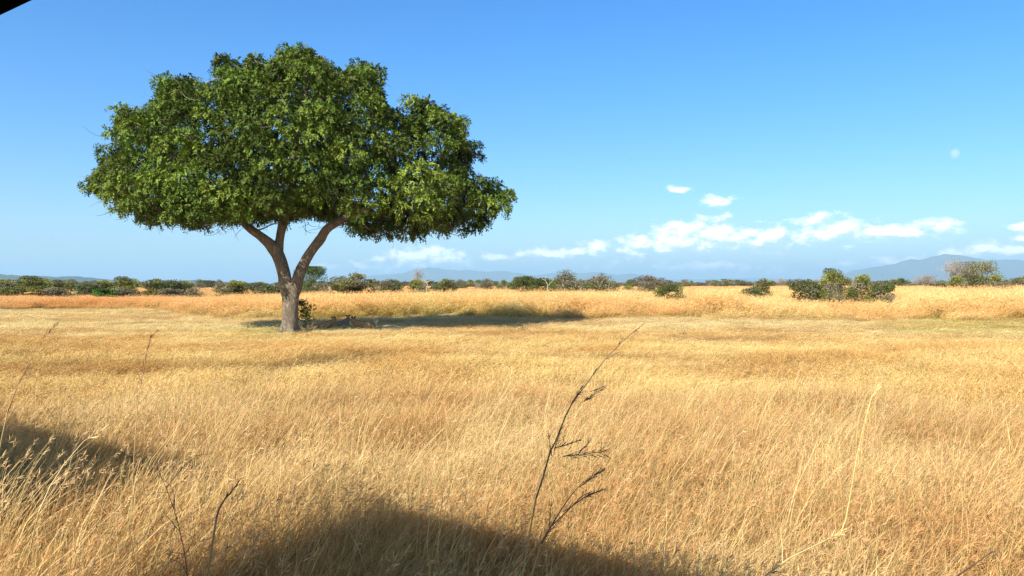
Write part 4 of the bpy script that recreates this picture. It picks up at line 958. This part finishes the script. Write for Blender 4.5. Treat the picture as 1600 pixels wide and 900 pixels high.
weed('weed', 'tiny green shrub sticking out of the tall grass below the brown umbrella tree', 1006, 64, 466, 8, 0.35, (0.2, 0.16, 0.08), 0.02, gw_, seed=13, leafc=(0.13, 0.14, 0.05), leafn=120, leafs=0.14)
# green mound far left
# fallen branch
A = Acc(); x0, y0 = pxpos(606, 42.6)
A.tube([(-0.75, 0, 0.02), (-0.3, 0.05, 0.12), (0.1, 0.1, 0.15), (0.5, 0.1, 0.08), (0.8, 0.15, 0.0)], [0.03, 0.055, 0.06, 0.05, 0.02], 7)
A.tube([(0.1, 0.1, 0.15), (0.35, -0.1, 0.2), (0.5, -0.2, 0.14)], [0.03, 0.025, 0.012], 6)
fb = A.build('fallen_branch', MBP, None, True); fb.location = (x0, y0, float(gh(x0, y0)) + 0.12); tag(fb, 'pale fallen branch lying at the near edge of the tree shade', 'branch')

# ------------------------------------------------------------------ resting lions
m_lion = plain('lion_fur', (0.30, 0.20, 0.11), 0.85, nscale=10, nvar=0.2, spec=0.15)
m_ear = plain('lion_ear_back', (0.02, 0.016, 0.013), 0.9, nvar=0.1)
def skin_mesh(name, verts, edges, rads, mat, root=0, lv=2):
    me = bpy.data.meshes.new(name); me.from_pydata(verts, edges, []); o = bpy.data.objects.new(name, me); COL.objects.link(o)
    o.modifiers.new('s', 'SKIN'); sub = o.modifiers.new('d', 'SUBSURF'); sub.levels = lv; sub.render_levels = lv
    if not me.skin_vertices: 
        bpy.context.view_layer.update()
    sv = me.skin_vertices[0].data
    for i, r_ in enumerate(rads): sv[i].radius = r_ if isinstance(r_, tuple) else (r_, r_)
    sv[root].use_root = True
    dg = bpy.context.evaluated_depsgraph_get(); dg.update(); ev = o.evaluated_get(dg); nm = bpy.data.meshes.new_from_object(ev)
    bpy.data.objects.remove(o); nm.name = name; nm.materials.clear(); nm.materials.append(mat)
    for p in nm.polygons: p.use_smooth = True
    return nm
def lion(label, px, d, rz, head_turn=0.0, head_h=0.56, s=1.0):
    x, y = pxpos(px, d); o = empty('lioness', (x, y, float(gh(x, y)) + 0.02), rz); o.scale = (s,) * 3
    tag(o, label, 'lion', 'lions resting in the shade of the big tree')
    ct, st = math.cos(head_turn), math.sin(head_turn)
    nb = np.array([0.34, 0, 0.40]); hb = np.array([0.42, 0, head_h])
    def hd(dx, dy, dz): return tuple(hb + [dx * ct - dy * st, dx * st + dy * ct, dz])
    V = [(-0.35, 0, .24), (-0.62, 0, .24), (-0.85, 0, .20), (-0.05, 0, .25), (0.2, 0, .29), tuple(nb), tuple(hb), hd(.11, 0, -.01), hd(.19, 0, -.045),
         (.12, .15, .16), (.02, .19, .07), (.45, .14, .04), (.56, .13, .035), (.12, -.15, .16), (.02, -.19, .07), (.45, -.14, .04), (.56, -.13, .035),
         (-.68, .15, .18), (-.42, .24, .17), (-.72, .27, .06), (-.50, .28, .04), (-.68, -.15, .18), (-.42, -.24, .17), (-.72, -.27, .06), (-.50, -.28, .04),
         (-1.0, .06, .08), (-1.2, .2, .03), (-1.35, .42, .025)]
    E = [(0, 1), (1, 2), (0, 3), (3, 4), (4, 5), (5, 6), (6, 7), (7, 8), (4, 9), (9, 10), (10, 11), (11, 12), (4, 13), (13, 14), (14, 15), (15, 16),
         (1, 17), (17, 18), (18, 19), (19, 20), (1, 21), (21, 22), (22, 23), (23, 24), (2, 25), (25, 26), (26, 27)]
    rd = [(.17, .2), (.17, .2), .14, (.18, .21), (.17, .2), .16, .145, .115, .075, .09, .065, .045, .05, .09, .065, .045, .05, .12, .09, .05, .04, .12, .09, .05, .04, .03, .02, .022]
    link('body', skin_mesh('body', V, E, rd, m_lion), o)
    for sy in (1, -1):
        A = Acc(); c = np.array(hd(-.03, .085 * sy, .105)); 
        f = np.array([ct, st, 0]); l = np.array([-st, ct, 0]) * sy
        ring = []
        for k in range(9):
            a = math.pi * k / 8; ring.append(c + l * 0.07 * math.cos(a) * 1.0 + np.array([0, 0, 0.085 * math.sin(a)]) - f * 0.01)
        ring = np.array(ring); back = ring - f * 0.03
        A.add(np.concatenate([ring, back]), np.array([(k, k + 1, k + 10, k + 9) for k in range(8)]))
        A.add(ring, np.arange(9)[None, :]); A.add(back, np.arange(9)[None, ::-1]); A.build('ear', m_ear, o)
    A = Acc(); n0 = np.array(hd(.245, 0, -.02)); A.box(n0 - [.015, .025, .015], n0 + [.015, .025, .015]); A.build('nose', m_ear, o)
    for sy in (1, -1):
        A = Acc(); e0 = np.array(hd(.125, .055 * sy, .045)); A.tube([e0 - np.array([ct, st, 0]) * .02, e0 + np.array([ct, st, 0]) * .012], [.014, .010], 8); A.build('eye', m_ear, o)
    A = Acc(); A.tube([(-1.33, .39, .025), (-1.38, .46, .025), (-1.42, .52, .02)], [.02, .035, .01], 8); A.build('tail_tuft', m_ear, o, True)
    return o
lion('lioness lying with her head up, the one nearest the tree trunk', 510, 43.2, R(8), R(60), 0.53, 1.0)
lion('lioness facing away with dark ears raised, middle one of the three', 538, 45.0, R(70), R(25), 0.53, 1.0)
lion('lioness with lowered head, the one farthest right of the three', 562, 43.4, R(160), R(-30), 0.50, 1.05)

# ------------------------------------------------------------------ safari trucks on the track (their roofs and sides cast the foreground shadow)
m_paint = plain('khaki_paint', (0.22, 0.20, 0.13), 0.45, nscale=3, nvar=0.1)
m_roof = plain('black_roof_canvas', (0.003, 0.003, 0.003), 0.95, nscale=30, nvar=0.2, spec=0.0)
m_rub = plain('tyre_rubber', (0.02, 0.02, 0.02), 0.85); m_steel = plain('dull_steel', (0.35, 0.35, 0.34), 0.45, 0.8)
m_seat = plain('seat_cloth', (0.09, 0.08, 0.06), 0.9)
def TR(V):                     # (u, n, z) -> world directions, origin on the track
    V = np.asarray(V, float); xy = V[:, :1] * UV[None] + V[:, 1:2] * NV[None]
    return np.concatenate([xy, V[:, 2:]], 1)
def truck(label, u0, u1, posts, roofs, hood, zr, ne):
    c = un((u0 + u1) / 2, -0.3); o = empty('safari_truck', (c[0], c[1], 0)); tag(o, label, 'truck', 'safari trucks on the track')
    def T(V): return TR(V) - np.array([c[0], c[1], 0])
    A = Acc()
    A.box((u0, -1.2, 0.62), (u1, 1.0, 0.80), T=T)                                  # floor
    A.box((u0, 0.93, 0.81), (u1, 0.99, 1.50), T=T); A.box((u0, -1.20, 0.81), (u1, -1.14, 1.50), T=T)
    A.box((u0, -1.13, 0.81), (u0 + 0.06, 0.92, 1.50), T=T); A.box((u1 - 0.06, -1.13, 0.81), (u1, 0.92, 1.50), T=T)
    if hood: A.box((u1 + 0.003, -1.1, 0.66), (u1 + 1.15, 0.9, 1.32), T=T)
    A.build('body', m_paint, o)
    for ra, rb in roofs:
        A = Acc(); nn = 11; P = []
        nsx = np.linspace(-1.0, ne, nn)
        for side in (0.0, 0.06):
            for u in (ra, rb):
                for n_ in nsx: P.append((u, n_, zr + side + 0.05 * (1 - ((n_ - (ne - 1) / 2) / ((ne + 1) / 2)) ** 2)))
        F = [(i, i + 1, nn + i + 1, nn + i) for i in range(nn - 1)] + [(2 * nn + i, 3 * nn + i, 3 * nn + i + 1, 2 * nn + i + 1) for i in range(nn - 1)]
        F += [(i, 2 * nn + i, 2 * nn + i + 1, i + 1) for i in range(nn - 1)] + [(nn + i, nn + i + 1, 3 * nn + i + 1, 3 * nn + i) for i in range(nn - 1)]
        F += [(0, nn, 3 * nn, 2 * nn), (nn - 1, 3 * nn - 1, 4 * nn - 1, 2 * nn - 1)]
        A.add(T(P), np.array(F)); A.build('roof', m_roof, o)
    for u in posts:
        for n_ in (0.9, -0.95):
            A = Acc(); A.tube(T([(u, n_, 1.5), (u, n_, 2.2), (u, n_, zr + 0.02)]), [0.022] * 3, 8); A.build('post', m_steel, o, True)
    for u in np.arange(u0 + 0.8, u1 - 0.3, 1.3):
        if abs(u) < 0.55: continue
        for n_ in (0.5, -0.6):
            A = Acc(); A.box((u, n_ - 0.3, 0.81), (u + 0.5, n_ + 0.3, 1.15), T=T); A.box((u - 0.12, n_ - 0.3, 1.16), (u - 0.01, n_ + 0.3, 1.7), T=T); A.build('seat', m_seat, o)
    for u in (u0 + 0.9, u1 + (0.5 if hood else -0.9)):
        for n_ in (0.86, -1.06):
            A = Acc(); rr_ = [.24, .34, .38, .38, .34, .24]; ns_ = [-.12, -.12, -.07, .07, .12, .12]
            A.tube(T([(u, n_ + q, 0.39) for q in (-.121, -.12, -.07, .07, .12, .121)]), rr_, 20); w = A.build('wheel', m_rub, o, True)
            A = Acc(); A.tube(T([(u, n_ - .128, 0.39), (u, n_ + .128, 0.39)]), [.20, .20], 16); A.build('rim', m_steel, w)
    return o
truck('open safari truck whose black roof edge shows in the top left corner', -2.6, 5.0, [-2.4, -0.9, 3.2, 4.9], [(-2.6, 5.0)], False, 3.45, 1.165)
truck('second open safari truck parked ahead on the track', 7.5, 12.4, [7.6, 12.3], [(7.5, 12.6)], True, 3.45, 1.13)

# ------------------------------------------------------------------ moon
mm, t = mat_new('day_moon'); tcn = N(t, 'ShaderNodeTexCoord'); nn_ = N(t, 'ShaderNodeTexNoise'); nn_.inputs['Scale'].default_value = 1.3
t.links.new(tcn.outputs['Generated'], nn_.inputs['Vector'])
df = N(t, 'ShaderNodeBsdfDiffuse'); t.links.new(MIX(t, nn_.outputs[0], (0.5, 0.55, 0.6), (0.9, 0.92, 0.95)), df.inputs[0])
tp_ = N(t, 'ShaderNodeBsdfTransparent'); mx = N(t, 'ShaderNodeMixShader'); mx.inputs[0].default_value = 0.12
t.links.new(tp_.outputs[0], mx.inputs[1]); t.links.new(df.outputs[0], mx.inputs[2]); out(t, mx.outputs[0])
bpy.ops.mesh.primitive_uv_sphere_add(segments=32, ring_count=16, radius=300, location=(0, 0, 0)); mo = bpy.context.object
mo.name = 'moon'; mo.data.name = 'moon'; mo.data.materials.append(mm)
DM = 48000; mo.location = ((1492 - 800) / FPX * DM, DM, (HOR - 240) / FPX * DM)
for p in mo.data.polygons: p.use_smooth = True
tag(mo, 'faint pale daytime moon low in the clear blue sky on the right', 'moon')

# ------------------------------------------------------------------ haze
HZ = 7.0e-5
hz, t = mat_new('haze_air'); pv = N(t, 'ShaderNodeVolumePrincipled'); pv.inputs['Density'].default_value = HZ
pv.inputs['Color'].default_value = (0.42, 0.70, 1.0, 1); pv.inputs['Anisotropy'].default_value = 0.1
o_ = N(t, 'ShaderNodeOutputMaterial'); t.links.new(pv.outputs[0], o_.inputs['Volume'])
A = Acc(); A.box((-42500, -42500, -60), (42500, 42500, 800)); ho = A.build('haze', hz); tag(ho, 'thin pale blue haze in the air over the plain', 'haze', kind='stuff')
